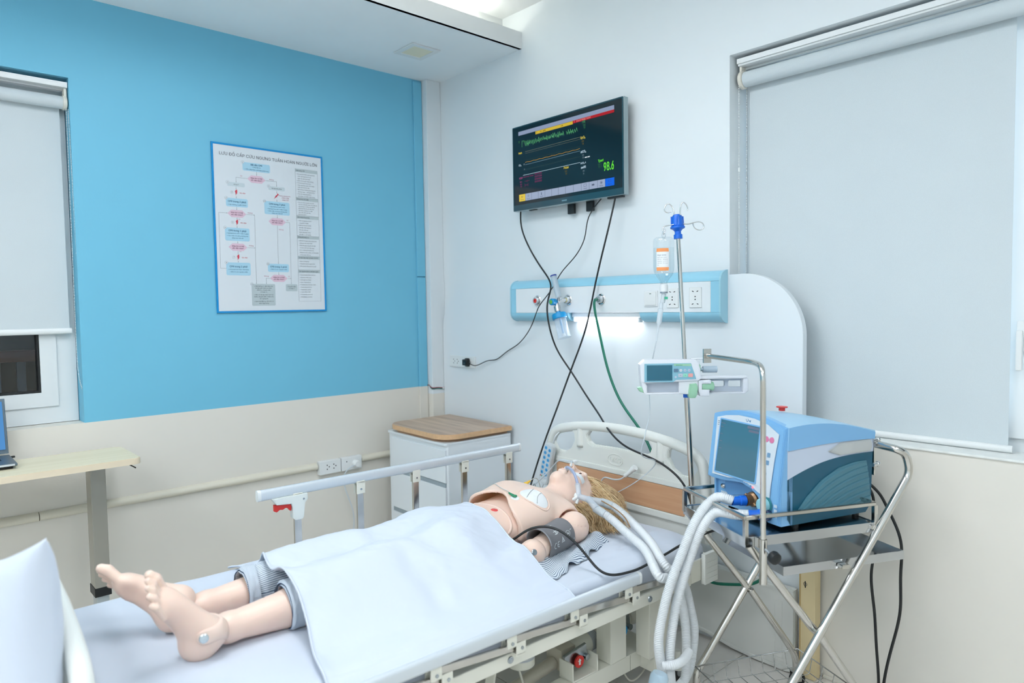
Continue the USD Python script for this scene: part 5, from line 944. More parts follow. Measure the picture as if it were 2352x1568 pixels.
pr_ = mat('cuff_print', (208, 214, 216), .6); ringp = lambda r, w: Point(0, 0).buffer(r, 24).difference(Point(0, 0).buffer(r-w, 24))
C_ = ringp(.010, .0022).difference(sbox(.003, -.02, .02, .02)); E_ = unary_union([affinity.translate(C_, .017, 0), sbox(.008, -.001, .017, .001)])
cu.part('cuff_mark', wrap(unary_union([C_, E_]), .20, R_(8)), pr_, True); tri = Polygon([(-.009, -.008), (.009, -.008), (0, .010)])
cu.part('cuff_mark', wrap(unary_union([tri.difference(tri.buffer(-.0018)), sbox(-.0008, -.004, .0008, .004), sbox(-.0032, -.005, -.0022, .001), sbox(.0022, -.005, .0032, .001)]), .50, R_(16)), pr_, True)
cu.part('cuff_mark', wrap(unary_union([affinity.scale(ringp(.0105, .0014), 1.15, .9), affinity.translate(Polygon([(-.006, -.003), (.006, -.003), (.006, 0), (-.006, 0)]), 0, 0), sbox(-.005, .002, .005, .003)]), .74, R_(26)), pr_, True)
cu.part('cuff_mark', wrap(unary_union([LineString([(-.012, .002), (.012, .002)]).buffer(.0009), LineString([(-.011, -.0055), (-.003, -.007), (.006, -.0055)]).buffer(.0011), LineString([(-.004, .006), (-.003, -.005)]).buffer(.0011), LineString([(.001, .004), (.0, -.004)]).buffer(.001), LineString([(.005, .003), (.012, -.005)]).buffer(.001), LineString([(.012, .003), (.004, -.004)]).buffer(.001)]), .36, R_(52)), pr_, True)
cu.part('cuff_mark', wrap(mv(text('ARTERY', .0035, .0004, False, .026), -.008, 0), .34, R_(80)), pr_, True); cu.part('cuff_mark', wrap(sbox(-.004, -.001, .004, .001), .88, R_(34)), pr_, True); cu.part('cuff_mark', wrap(Polygon([(-.002, -.003), (.002, -.003), (0, .004)]), .95, R_(-4)), pr_, True)
cu.part('lower_lip', cat([tube([cuff_pt(V([.0]), V([a]), .0005)[0]-cax*.001 for a in np.linspace(R_(20), R_(150), 24)], .0022, 8)]), mat('cuff_grey_light', (150, 152, 158), .6), True)
one('cuff_tube', tube(spline([(.150, -.755, .630), (.172, -.742, .640), (.205, -.712, .670), (.245, -.688, .689), (.285, -.668, .692), (.330, -.650, .678), (.372, -.626, .640), (.410, -.612, .600), (.445, -.602, .573), (.470, -.575, .560), (.486, -.52, .5575), (.492, -.47, .5585), (.497, -.40, .568), (.503, -.33, .580), (.515, -.28, .596), (.53, -.22, .610), (.56, -.14, .630), (.62, -.08, .650)], 120), .0043, 10), black, 'black rubber tube arching from the grey arm cuff across the bed', 'tube', BED, smooth=True)
# ---- electrodes
e = Thing('chest_electrode', 'white adhesive electrode with a green clip on the chest', 'electrode', BED); eu, ev = .076, -.648; ez_ = float(surf_z(skin_d, eu, ev)[0])
e.part('pad', patch(skin_d, eu, ev, .0165, .0125, .4, .0012), mat('pad_white', (222, 228, 230), .6), True); gr = mat('clip_green', (40, 130, 92), .35)
e.part('clip', cat(ball((eu-.002, ev+.002, ez_+.006), (.0075, .0085, .005)), rod((eu-.004, ev-.002, ez_+.007), (eu-.030, ev-.003, ez_+.013), .0055, 12, .003)), gr, True)
w_ = V([(eu-.030, ev-.003), (eu-.060, ev+.008), (eu-.10, ev+.018), (eu-.15, ev+.035), (eu-.20, ev+.06)]); wz = surf_z(skin_d, w_[:, 0], w_[:, 1]); e.part('lead', tube(spline(np.c_[w_, np.maximum(wz, .60)+V([.012, .006, .004, .004, .004])], 30), .0014, 6), mat('lead_grey', (196, 198, 192), .5), True)
e = Thing('chest_electrode', 'electrode with a yellow clip at the far shoulder of the manikin', 'electrode', BED); yz = float(surf_z(skin_d, -.085, -.455)[0])
e.part('pad', patch(skin_d, -.085, -.455, .015, .013, 0, .0012), MATS['pad_white'], True); e.part('clip', cat(ball((-.085, -.455, yz+.007), (.010, .009, .006)), rod((-.085, -.45, yz+.008), (-.095, -.425, yz+.010), .006, 10, .004)), mat('clip_yellow', (236, 190, 58), .4), True); e.part('lead', tube(spline([(-.095, -.425, yz+.01), (-.12, -.36, yz), (-.17, -.30, .61), (-.26, -.26, .60), (-.34, -.22, .585)], 24), .0014, 6), MATS['lead_grey'], True)
for k in range(2): one('monitor_lead', tube(spline([(-.10, -.40, .64+.01*k), (-.16, -.33, .655-.02*k), (-.24, -.27, .65+.02*k), (-.33, -.20, .60), (-.38, -.12, .575)], 30), .0013, 6), [MATS['lead_grey'], mat('lead_dark', (90, 104, 100), .5)][k], ['pale thin monitor lead behind the manikin neck', 'dark thin monitor lead behind the manikin neck'][k], 'cable', BED, smooth=True)
# ---- airway: tube, tape, connector
cl = milky('airway_clear', (212, 222, 232), .45, .2)
et = Thing('breathing_tube', 'clear breathing tube taped at the manikin mouth', 'breathing tube', BED)
mo = hp(.006, -.056, .094)
et.part('tube', tube(spline([hp(.004, -.056, .080), mo+V([.004, .0, .008]), (.020, -.322, .793), (.045, -.328, .788), (.075, -.338, .768), (.094, -.347, .745)], 40), .0055, 12), mat('tube_lilac', (176, 190, 220), .3, trans=.3), True)
et.part('connector', rod((.093, -.346, .747), (.112, -.359, .708), .0100, 18), cl, 30); et.part('valve', cat(rod((.112, -.360, .705), (.104, -.378, .696), .006), ball((.104, -.379, .695), .0065)), white, 30)
et.part('bite_block', rod(hp(.004, -.056, .088), hp(.010, -.056, .104), .008, 14), white, 30)
tg = onto(skin_d, spline([hp(.010, -.054, .100), hp(.028, -.038, .090), hp(.044, -.022, .074), hp(.058, -.008, .052)], 16), .0008); tt_ = np.gradient(tg, axis=0); _, tn = grad(skin_d, tg); tb = np.cross(tt_, tn); tb /= np.linalg.norm(tb, axis=1, keepdims=True)
ww = np.linspace(-1, 1, 7); tw = np.linspace(.005, .0125, 16); Pg = onto(skin_d, (tg[:, None]+tb[:, None]*(tw[:, None]*ww[None])[..., None]).reshape(-1, 3), .0012)
et.part('tape', cloth_grid(np.arange(16), np.arange(7), lambda A, Bv: Pg.reshape(16, 7, 3), .0006), mat('tape_white', (226, 232, 236), .55), True)
nt = Thing('nasal_cannula', 'thin clear cannula line running off the nose of the manikin', 'tubing', BED)
nt.part('line', tube(spline([hp(.003, -.026, .118), hp(.0, -.018, .128), hp(-.02, .0, .124), (-.09, -.250, .795), (-.160, -.235, .755), (-.215, -.245, .70), (-.290, -.225, .650), (-.36, -.19, .62)], 60), .0028, 8), clear2, True); nt.part('nose_clip', cat(bx(-.029, -.011, -.256, -.236, .7955, .804, .003), rod(hp(.005, -.027, .108), hp(.004, -.024, .122), .004)), white, 30)
# ---- white sheet laid over belly and legs
gu_, gv_ = np.linspace(-.62, .62, 125), np.linspace(-1.62, -.62, 101); UU, WW = np.meshgrid(gu_, gv_, indexing='ij')
def all_d(X, Y, Z):
    d = body_d(X, Y, Z)
    for s in (1, -1):
        d = np.minimum(d, np.minimum(fore_d(s)(X, Y, Z), arm_d(s)(X, Y, Z))); d = np.minimum(d, caps(X, Y, Z, (AN[s][0]*.6+KN[s][0]*.4, -1.62, .612), (KN[s][0], -1.20, .622), .078, .086))
    return d
H0 = surf_z(all_d, UU.ravel(), WW.ravel(), .77, .5, 90).reshape(UU.shape); H0 = np.maximum(H0, np.where(np.abs(UU) < HW-.01, ZM+.002, .47))
Hh = H0.copy(); st_ = gu_[1]-gu_[0]
for _ in range(30):                                   # cloth falls no steeper than about 45 degrees
    for ax in (0, 1):
        for sg in (1, -1): Hh = np.maximum(Hh, np.roll(Hh, sg, ax)-st_*(.62 if ax == 0 else .5))
Hh = np.maximum(gaussian_filter(Hh, 1.6), H0)
Hh = gaussian_filter(Hh, 1.1)+.006
def sheet_pt(A, Bv):
    U = -.455+A*.945; edge_t = -.752+.020*np.sin(A*7+1)-.030*np.clip((A-.62)/.3, 0, 1); edge_f = -1.512+.030*np.sin(A*5.0+.3)+.020*np.sin(A*11)+.02*(1-A); W = edge_f+(edge_t-edge_f)*Bv
    z = map_coordinates(Hh, [(U-gu_[0])/st_, (W-gv_[0])/(gv_[1]-gv_[0])], order=1, mode='nearest')
    rise = np.clip((z-.575)/.06, 0, 1)
    f = .030*folds(U*1.0+.5*W, W-.3*U, (7, 4.5), 3)+.012*folds(U-.4*W, W, (16, 9), 8); f *= (.35+.65*rise)
    f += .010*np.exp(-((W+1.18-.55*U)/.04)**2)*np.clip(1-abs(U-.12)/.3, 0, 1)+.008*np.exp(-((W+1.02-.35*U)/.035)**2)*np.clip(1-abs(U-.15)/.3, 0, 1)
    f += .012*np.exp(-(Bv/.035)**2)*np.clip(np.sin(U*17+1), 0, 1)
    z = z+np.maximum(f, -.004)+.004
    z = np.where(U > .455, np.maximum(z-.0, .5)*0+(.563-np.clip(U-.455, 0, 1)*.55), z)
    return np.stack([U-.006*np.clip((.60-z)/.05, 0, 1)*0, W, z], -1)
ss = np.linspace(0, 1, 150); sh_ = cloth_grid(ss, ss, sheet_pt, .003)
sh = Thing('draw_sheet', 'smooth white sheet draped over the belly and legs of the manikin', 'sheet', BED); sh.part('cloth', sh_, sheet_m, True)
hem = np.array([sheet_pt(V([[a]]), V([[0.]]))[0, 0] for a in np.linspace(0, 1, 90)]); sh.part('hem', tube(hem+V([0, 0, .001]), .0032, 8), sheet_m, True)
hem = np.array([sheet_pt(V([[a]]), V([[1.]]))[0, 0] for a in np.linspace(0, 1, 90)]); sh.part('hem', tube(hem+V([0, 0, .000]), .0028, 8), sheet_m, True)
# ================================================================== steel trolley (local: u from the near side 0 to the far side -, v to the back)
tc = Thing('equipment_trolley', 'stainless steel trolley with crossed tube legs carrying the ventilator', 'trolley', CART)
S = .959
def k3(u, v, z): return V([u*S, v*S, .0588+S*z])
W_, L_2 = .355, .470; ZT = .730
def pan(u0, u1, v0, v1, z, h, t=.0015, skew=0.):
    return [bx(u0, u1, v0, v1, z-t, z), bx(u0, u1, v0-.004, v0+t, z-h, z+.002, .001), bx(u0, u1, v1-t, v1+.004, z-h, z+.002, .001), bx(u0-.004, u0+t, v0-.004, v1+.004, z-h, z+.002, .001), bx(u1-t, u1+.004, v0-.004, v1+.004, z-h, z+.002, .001)]
p = tc.part('top_tray', pan(-W_, 0, 0, L_2, ZT, .029)[0], tray_steel, False); p.sub('tray_lip', cat(pan(-W_, 0, 0, L_2, ZT, .029)[1:]), tray_steel, False)
lz = .595
p = tc.part('lower_tray', bx(-.345, -.016, .145, .600, lz-.0015, lz), tray_steel, False)
p.sub('tray_lip', cat(bx(-.345, -.016, .1435, .145, lz-.004, lz+.024), bx(-.345, -.016, .600, .6015, lz-.004, lz+.024), bx(-.3465, -.345, .1435, .6015, lz-.004, lz+.024), bx(-.016, -.0145, .1435, .6015, lz-.004, lz+.024)), tray_steel, False)
rz = .790
for a, b in (((0, 0), (0, L_2)), ((-W_, 0), (-W_, L_2)), ((-W_, 0), (0, 0)), ((-W_, L_2), (0, L_2))): tc.part('guard_rail', bar((a[0], a[1], rz), (b[0], b[1], rz), .011, .013), steel, 30)
for u in (0, -W_):
    for v in (0, L_2): tc.part('rail_post', bx(u-.0065, u+.0065, v-.0065, v+.0065, ZT-.02, rz-.005, .001), steel, 30)
R0 = .0125
def leg(u, pts, nm, r=R0): 
    q = fillet([(u, v, z) for v, z in pts], .05, 8); return tc.part(nm, tube(q, r, 16), steel, True)
un_, uf_ = .0135, -W_-.0135
# each side frame is a pair of crossed tubes; the backward leaning pair ends in one bent handle
A = [(.052, .055), (.052, .11), (.155, .266), (.569, .849)]
q = fillet([(un_, *A[0]), (un_, *A[1]), (un_, .569, .849), (un_, .605, .905), (un_, .560, .946), (un_, .500, .962), (-.05, .485, .965), (-W_+.05, .485, .965), (uf_, .500, .962), (uf_, .560, .946), (uf_, .605, .905), (uf_, .569, .849), (uf_, *A[1]), (uf_, *A[0])], .035, 7)
q = fillet([(un_, .052, .055), (un_, .052, .12), (un_, .595, .885), (un_, .575, .945), (un_, .54, .962), (uf_, .54, .962), (uf_, .575, .945), (uf_, .595, .885), (uf_, .052, .12), (uf_, .052, .055)], .045, 8)
tc.part('handle_frame', tube(q, R0, 18), steel, True, label='long bent tube forming legs and push handle')
for u, us in ((un_-.002, -.0265), (uf_+.002, .0265)):
    m = A[0]; cross = (.262, .398)
    tc.part('front_strut', tube([(u+us, .020, .700), (u+us*.9, .245, .418), (u+us*.45, .262, .399)], R0*.96, 16) if u > -.1 else tube([(u, .020, .700), (u, .262, .399)], R0*.96, 16), steel, True)
    tc.part('rear_leg', tube(fillet([(u+us*.5, .262, .399), (u+us*.5, .405, .20), (u+us*.5, .455, .125), (u+us*.5, .458, .055)], .04, 7), R0*.96, 16), steel, True)
for v in (.355, .463): tc.part('tray_bracket', cat(bar((un_-.003, v, lz+.008 if v < .4 else ZT-.012), (-.012, v, lz+.008 if v < .4 else ZT-.012), .03, .012)), steel, 30)
for u in (un_, uf_):
    for v in (.052, .458):
        c = tc.part('castor', rod((u-.011, v+.015, .028), (u+.011, v+.015, .028), .0275, 24), black, 35); c.sub('castor_fork', cat(bx(u-.015, u-.0125, v-.006, v+.026, .022, .062, .002), bx(u+.0125, u+.015, v-.006, v+.026, .022, .062, .002), bx(u-.015, u+.015, v-.008, v+.026, .057, .064, .002)), steel, 30)
wr_ = mat('basket_wire', (188, 190, 190), .2, 1)
bk = tc.part('wire_basket', tube([(uf_+.014, .040, .150), (un_-.014, .040, .150), (un_-.014, .465, .150), (uf_+.014, .465, .150)], .0025, 8, closed=True), wr_, True)
for i in range(9):
    v = .06+.05*i; bk.sub('wire', tube(fillet([(uf_+.014, v, .15), (uf_+.024, v, .095), (un_-.024, v, .095), (un_-.014, v, .15)], .01, 4), .0015, 6), wr_, True)
for i in range(6):
    u = uf_+.035+.056*i; bk.sub('wire', tube(fillet([(u, .040, .15), (u, .052, .095), (u, .453, .095), (u, .465, .15)], .01, 4), .0015, 6), wr_, True)
# hose arm on a clamped pole at the near front corner
ha = tc.part('hose_arm', tube(fillet([(.021, .046, .60), (.021, .044, 1.243), (-.06, .070, 1.250), (-.322, .070, 1.252)], .065, 10), .0085, 16), steel, True, label='bent hose holding arm')
ha.sub('sleeve', tube([(.021, .046, .592), (.021, .046, .728)], .0115, 16), steel, True); ha.sub('arm_end', cat(bx(-.3265, -.323, .055, .085, 1.228, 1.276), bx(-.334, -.327, .058, .074, 1.228, 1.276, .001)), steel, 30)
ha.sub('clamp_screw', rod((.032, .046, .700), (.062, .046, .692), .004), screwm); ha.sub('clamp_knob', lathe([(0, 0), (.010, 0), (.018, .004), (.0195, .012), (.018, .022), (.010, .026), (0, .026)], 12, (.060, .046, .692), (.95, .05, -.2)), black, 40)
ha.sub('sleeve_bracket', bx(.001, .012, .035, .057, .70, .729), steel, False)
# ================================================================== ventilator (local: u from the right side 0 to the left -, v to the back)
vn = Thing('ventilator', 'blue, white and teal ventilator with a grey screen on the steel trolley', 'ventilator', VENT)
vb = mat('vent_blue', (124, 178, 222), .38); vbl = mat('vent_light_blue', (160, 202, 230), .4); vw = mat('vent_white', (192, 204, 222), .4); vt_ = mat('vent_teal', (0, 82, 108), .38); vg = mat('vent_grill', (84, 134, 150), .45); vgl = mat('vent_grey', (188, 192, 192), .45); vface = mat('vent_face', (206, 216, 224), .4)
def pu(pts, u0, u1):     # side outline in (v, z), extruded across
    return frame(slab(Polygon(pts).buffer(0), u1-u0), (u0, 0, 0), (0, 1, 0), (0, 0, 1))
Wv, Dv, Z0 = .318, .388, .746
teal = [(.006+.378*t, .889+.046*t+.030*math.sin(PI*t*.9)*(1-t*.5)) for t in np.linspace(0, 1, 14)]; whit = [(.006+.382*t, .981+.004*t+.006*math.sin(PI*t)) for t in np.linspace(0, 1, 12)]
topc = [(.010+.380*t, 1.040+.022*math.sin(PI*min(1, .25+t*.75))*1-.030*t*t) for t in np.linspace(0, 1, 14)]
vn.part('lower_case', pu([(.006, .766), (.02, Z0), (.352, Z0-.004), (.366, .756), (.376, .765)]+teal[::-1], -Wv, 0), vt_, 30)
vn.part('middle_case', pu(teal+whit[::-1], -Wv-.001, .001), vw, 30)
def dome(m):
    v = np.array(m.vertices); e = np.clip((v[:, 2]-1.0)/.05, 0, 1); u = (v[:, 0]+Wv/2)/(Wv/2); v[:, 2] += e*(.010*(1-u*u)-.006); m.vertices = v; return m
tcv = pu(whit+topc[::-1], -Wv-.003, .003).subdivide_to_size(.03)
vn.part('top_cover', dome(tcv), vbl, 35); vn.part('cover_edge', pu([(v, z-.003) for v, z in whit]+[(v+.0005, z-.0065) for v, z in topc[::-1]], .0028, .0042), vb, 30)
gp = [(.040, .780), (.085, .826), (.15, .872), (.225, .903), (.300, .914), (.350, .914), (.362, .86), (.371, .786), (.376, .768)]
def sd(poly, t, o=0., bev=.0): return frame(slab(poly, t, bev), (o, 0, 0), (0, 1, 0), (0, 0, 1))
gpoly = Polygon(gp).buffer(.004).buffer(-.004)
vn.part('side_grill', sd(gpoly, .004, .0005, .002), vg, 35)
for i in range(7):
    off = -.011-.020*i; ln = LineString([(.03+.36*t, (.776+.150*math.sin(PI/2*t**.72))+off*(1.15-.15*t)) for t in np.linspace(0, 1, 30)]).buffer(.0042).intersection(gpoly.buffer(-.004))
    if not ln.is_empty: vn.parts[-1].sub('louvre', sd(ln, .0060, .004, .004), vg, 40)
hp_ = unary_union([rrect(.215, .374, .943, .982, .016), Polygon([(.176, .960), (.225, .981), (.225, .944)])]).buffer(.004).buffer(-.004)
vn.part('side_handle', sd(hp_, .007, .0008, .005), vgl, 40)
for u in (-.30, -.02):
    for v in (.06, .33): vn.part('foot', rod((u, v, ZT+.0005), (u, v, Z0+.004), .011), black)
def fr3(poly, t, o=0., bev=0.):     # front face outline in (u, z); leans back above the chin
    m = frame(slab(poly, t, bev), (0, -.029-o, 0), (1, 0, 0), (0, 0, 1))
    if len(m.faces) < 4000: m = m.subdivide_to_size(.05)
    v = np.array(m.vertices); v[:, 1] += np.clip(v[:, 2]-.85, 0, .3)*.14; m.vertices = v; return m
arch = [(-.325+.325*t, 1.052+.026*math.sin(PI*t**.9)-.004*t) for t in np.linspace(0, 1, 18)]
chin = [(-.326, .838), (-.300, .835), (-.255, .836), (-.21, .842), (-.165, .846), (-.125, .838), (-.095, .820), (-.075, .795), (-.060, .770)]
face = Polygon([(0, .747), (-.052, .747)]+chin[::-1]+arch).buffer(.004).buffer(-.004)
fh = frame(slab(face, .054, .008), (0, .028, 0), (1, 0, 0), (0, 0, 1)).subdivide_to_size(.05); v_ = np.array(fh.vertices); v_[:, 1] += np.clip(v_[:, 2]-.85, 0, .3)*.14*np.clip((.028-v_[:, 1])/.05, 0, 1); fh.vertices = v_
vn.part('front_housing', fh, vb, 40)
inner = Polygon([(-.296, .852), (-.22, .854), (-.165, .8605), (-.115, .851), (-.086, .836), (-.060, .828), (-.036, .83), (-.030, .95), (-.022, 1.026), (-.07, 1.049), (-.13, 1.060), (-.20, 1.062), (-.26, 1.054), (-.300, 1.043)]).buffer(.006).buffer(-.006)
vn.part('face_panel', fr3(inner, .0012, -.0004), vface, False)
scr = Polygon([(-.282, .8645), (-.099, .8625), (-.101, 1.0365), (-.278, 1.0385)])
vn.part('screen_frame', fr3(scr.buffer(.0045).difference(scr), .003, .0004, .001), vb, 30)
vs = usdkit.material(stage, '/World/Looks/vent_screen', {'p': ('principled_bsdf', dict(base_color=lin((62, 112, 132)), roughness=.16, coat_weight=.4))}, [], surface='p.BSDF')
vn.part('screen', fr3(scr, .0006, .0009), vs, False)
st_t = mat('screen_print', (102, 108, 128), .3); vn.part('screen_print', cat([fr3(sbox(-.276, 1.026-.006*i, -.276+L, 1.028-.006*i), .0003, .0016) for i, L in ((0, .02), (2, .012), (6, .012), (10, .012), (14, .012))]+[fr3(sbox(-.155, 1.026, -.104, 1.034), .0003, .0016), fr3(sbox(-.148, 1.015, -.104, 1.0225), .0003, .0016)]), st_t, False)
pk = mat('key_pink', (214, 120, 160), .45); kb = mat('key_blue', (112, 152, 186), .45)
for x in (-.072, -.050): vn.part('alarm_key', fr3(affinity.scale(Point(x+.002, 1.005).buffer(.0095), 1, .95), .0012, .001), pk, 30)
for x, z in ((-.074, .962), (-.054, .958), (-.074, .938), (-.056, .934), (-.062, .896)): vn.part('key', fr3(rrect(x-.006, x+.006, z-.007, z+.007, .002), .0012, .001), kb, 30)
bird = unary_union([LineString([(-.166, 1.054), (-.160, 1.046), (-.155, 1.050)]).buffer(.0008), LineString([(-.158, 1.0555), (-.150, 1.049), (-.144, 1.053)]).buffer(.0008), Point(-.147, 1.0485).buffer(.0025)]); vn.part('bird_logo', fr3(bird, .0003, .001), mat('logo_blue', (50, 110, 160), .5), False)
vn.part('face_print', cat([fr3(sbox(-.294, 1.030-.006*i, -.294+(.010, .008, .007)[i], 1.032-.006*i), .0003, .001) for i in range(3)]), mat('print_slate', (110, 124, 140), .5), False)
vn.part('status_light', fr3(Point(-.106, .8465).buffer(.0032), .0015, .001), emis('red_light', (255, 90, 96), 1.6), False, label='glowing red light'); vn.part('status_light', cat([fr3(Point(x, z).buffer(.002), .001, .001) for x, z in ((-.145, .8555), (-.138, .8555), (-.126, .853), (-.120, .8515))]), vw, False)
vn.part('control_knob', lathe([(0, 0), (.0195, 0), (.0215, .004), (.0205, .019), (.017, .022), (0, .022)], 26, (-.052, -.030, .805), (0, -1, 0)), mat('knob_aqua', (150, 206, 214), .4), 40).sub('knob_skirt', lathe([(0, 0), (.026, 0), (.025, .004), (0, .005)], 26, (-.052, -.0285, .805), (0, -1, 0)), mat('knob_teal', (44, 124, 134), .4), 40)
# lower front recess, ports and connectors
vn.part('front_recess', cat(bx(-.306, -.060, .000, .0055, .748, .840), bx(-.306, -.298, -.012, .005, .748, .836, .002)), vb, False)
vn.part('recess_arch', frame(slab(Polygon([(-.26, .840), (-.262, .80), (-.245, .785), (-.21, .795), (-.17, .805), (-.13, .795), (-.10, .775), (-.10, .835)]), .003), (0, -.0005, 0), (1, 0, 0), (0, 0, 1)), mat('recess_blue', (92, 146, 196), .45), False)
vn.part('jack', cat(lathe([(0, 0), (.009, 0), (.009, .008), (.006, .012), (0, .012)], 16, (-.268, .0, .812), (0, -1, 0))), chrome); vn.part('warning_label', frame(slab(rrect(-.285, -.255, .776, .792, .003), .0005), (0, -.0002, 0), (1, 0, 0), (0, 0, 1)), mat('label_pale', (196, 212, 224), .5), False)
vn.part('port_label', cat([frame(slab(sbox(a, b, a+.012, b+.009), .0005), (0, -.0292, 0), (1, 0, 0), (0, 0, 1)) for a, b in ((-.018, .805), (-.018, .790), (-.018, .774), (-.042, .775))]), MATS['label_pale'], False)
br_ = mat('valve_bronze', (150, 118, 86), .35, .6)
ex_ = vn.part('exhalation_valve', cat(lathe([(0, 0), (.024, 0), (.024, .014), (.018, .020), (.018, .040), (0, .040)], 22, (-.128, .0005, .800), (0, -1, 0)), rod((-.150, -.018, .812), (-.104, -.018, .785), .006)), br_, 30)
ex_.sub('blue_connector', lathe([(0, 0), (.0165, 0), (.0165, .018), (.014, .020), (.014, .045), (0, .045)], 22, (-.129, -.0400, .800), (-.28, -1, .02)), blue, 30)
ip = vn.part('inspiration_port', lathe([(0, 0), (.021, 0), (.021, .012), (.018, .014), (0, .014)], 22, (-.046, -.0290, .777), (0, -1, 0)), mat('port_navy', (30, 48, 84), .35), 30)
ip.sub('blue_connector', lathe([(0, 0), (.0165, 0), (.0165, .016), (.0145, .018), (.0145, .048), (0, .048)], 22, (-.046, -.043, .777), (-.55, -1, -.02)), blue, 30)
vn.part('alarm_lamp', cat(lathe([(0, 0), (.016, 0), (.016, .003), (.011, .004), (.011, .012), (0, .012)], 20, (-.215, .235, 1.055), (0, 0, 1))), red, 30) if 0 else vn.part('red_cap', cat(lathe([(0, 0), (.0105, 0), (.0105, .010), (.0185, .011), (.0185, .014), (0, .014)], 20, (-.190, .180, 1.0645), (0, 0, 1))), red, 30, label='small red cap on the top cover')
for z in (.975, .895): vn.part('rear_stud', cat(rod((.003, .380, z), (.003, .402, z+.001), .007), ball((.003, .404, z+.001), .0095)), chrome, 35)
vn.part('rear_bracket', bx(-.02, .004, .386, .392, .86, .985, .001), steel, False)
# ================================================================== breathing hoses
hose_m = milky('corrugated_hose', (236, 241, 244), .20, .32)
def corr(path, r, pitch=.0052, amp=.0016, m=14):
    p = np.asarray(path); d = np.r_[0, np.cumsum(np.linalg.norm(np.diff(p, axis=0), axis=1))]; n = int(d[-1]/pitch*4); t = np.linspace(0, d[-1], n); q = np.stack([np.interp(t, d, p[:, i]) for i in range(3)], 1)
    return sweep(q, circ(r, m), scale=1+amp/r*np.sin(2*PI*t/pitch))
e1 = wpt(VENT, (-.129-.0113, -.0400-.0405, .801)); e2 = wpt(VENT, (-.046-.021, -.043-.040, .776))
n1 = wpt(VENT, (-.168, -.104, .810)); n2 = wpt(VENT, (-.105, -.112, .772))
yb_ = wpt(BED, (.150, -.338, .698))
wb = lambda u, v, z: wpt(BED, (u, v, z))
H1 = [e1, n1, (2.322, -.640, .795), (2.300, -.69, .744), (2.279, -.736, .648), (2.257, -.777, .54), (2.246, -.805, .445), (2.245, -.826, .367), (2.246, -.817, .293), (2.237, -.775, .205), (2.22, -.698, .150), (2.213, -.615, .169), (2.205, -.571, .235), (2.205, -.565, .31), (2.195, -.574, .387), (2.184, -.595, .465), wb(.545, -.390, .560), wb(.447, -.336, .592), wb(.304, -.272, .625), wb(.205, -.272, .668), wb(.178, -.300, .683)]
H2 = [e2, n2, (2.345, -.655, .762), (2.318, -.690, .715), (2.296, -.712, .640), (2.279, -.735, .555), (2.262, -.752, .465), (2.261, -.775, .390), (2.262, -.790, .314), (2.256, -.775, .217), (2.235, -.715, .130), (2.222, -.649, .160), (2.213, -.624, .27), (2.203, -.618, .356), (2.195, -.632, .434), (2.183, -.655, .500), wb(.560, -.445, .545), wb(.469, -.392, .583), wb(.356, -.346, .605), wb(.240, -.330, .645), wb(.192, -.350, .672)]
for k, (H, l) in enumerate(((H1, 'upper corrugated clear hose from the ventilator to the manikin mouth'), (H2, 'lower corrugated clear hose from the ventilator to the manikin mouth'))):
    t = Thing('breathing_hose', l, 'breathing hose'); t.part('hose', corr(spline(H, 420), .0145), hose_m, True)
    a, b = V(H[-1]), V(H[-2]); d = (b-a)/np.linalg.norm(b-a); t.part('end_cuff', rod(a-d*.006, a+d*.035, .0155, 18), clear2, 30)
    a, b = V(H[0]), V(H[1]); d = (b-a)/np.linalg.norm(b-a); t.part('hose_cuff', rod(a, a+d*.030, .0160, 18), clear2, 30)
yp = Thing('y_connector', 'clear Y piece joining the two hoses beside the manikin chin', 'hose connector')
Y0, YA, YB = wb(.110, -.360, .704), wb(.184, -.302, .684), wb(.198, -.352, .672)
ym = wb(.148, -.343, .696)
yp.part('stem', rod(Y0, ym, .0115, 18), cl, 30); yp.part('branch', rod(ym, YA, .0120, 18, .0145), cl, 30); yp.part('branch', rod(ym, YB, .0120, 18, .0145), cl, 30); yp.part('junction', ball(ym, .0135), cl, True); yp.part('port_cap', cat(rod(Y0, Y0-(ym-Y0)*.35, .0095, 16), rod(Y0+V([0, 0, -.004]), Y0+V([0, -.012, -.026]), .0065)), white, 30)
one('sensor_line', tube(spline([wb(.19, -.318, .695), wb(.235, -.300, .674), wb(.285, -.298, .650), wb(.33, -.32, .628)], 24), .0022, 8), mat('sensor_brown', (150, 116, 78), .5), 'thin brown coiled line between the two breathing hoses', 'tubing', smooth=True)
t = Thing('hose_elbow', 'short clear hose and water trap at the lowest loop of the hoses', 'water trap'); t.part('short_hose', corr(spline([(2.262, -.83, .292), (2.285, -.805, .294), (2.28, -.75, .285), (2.255, -.67, .277)], 60), .0135), hose_m, True)
t.part('trap_bowl', lathe([(0, 0), (.024, .0), (.028, .006), (.028, .07), (.022, .08), (0, .08)], 20, (2.285, -.905, .225), (.12, .25, 1)), milky('trap_blue', (190, 218, 236), .5, .15), 40)
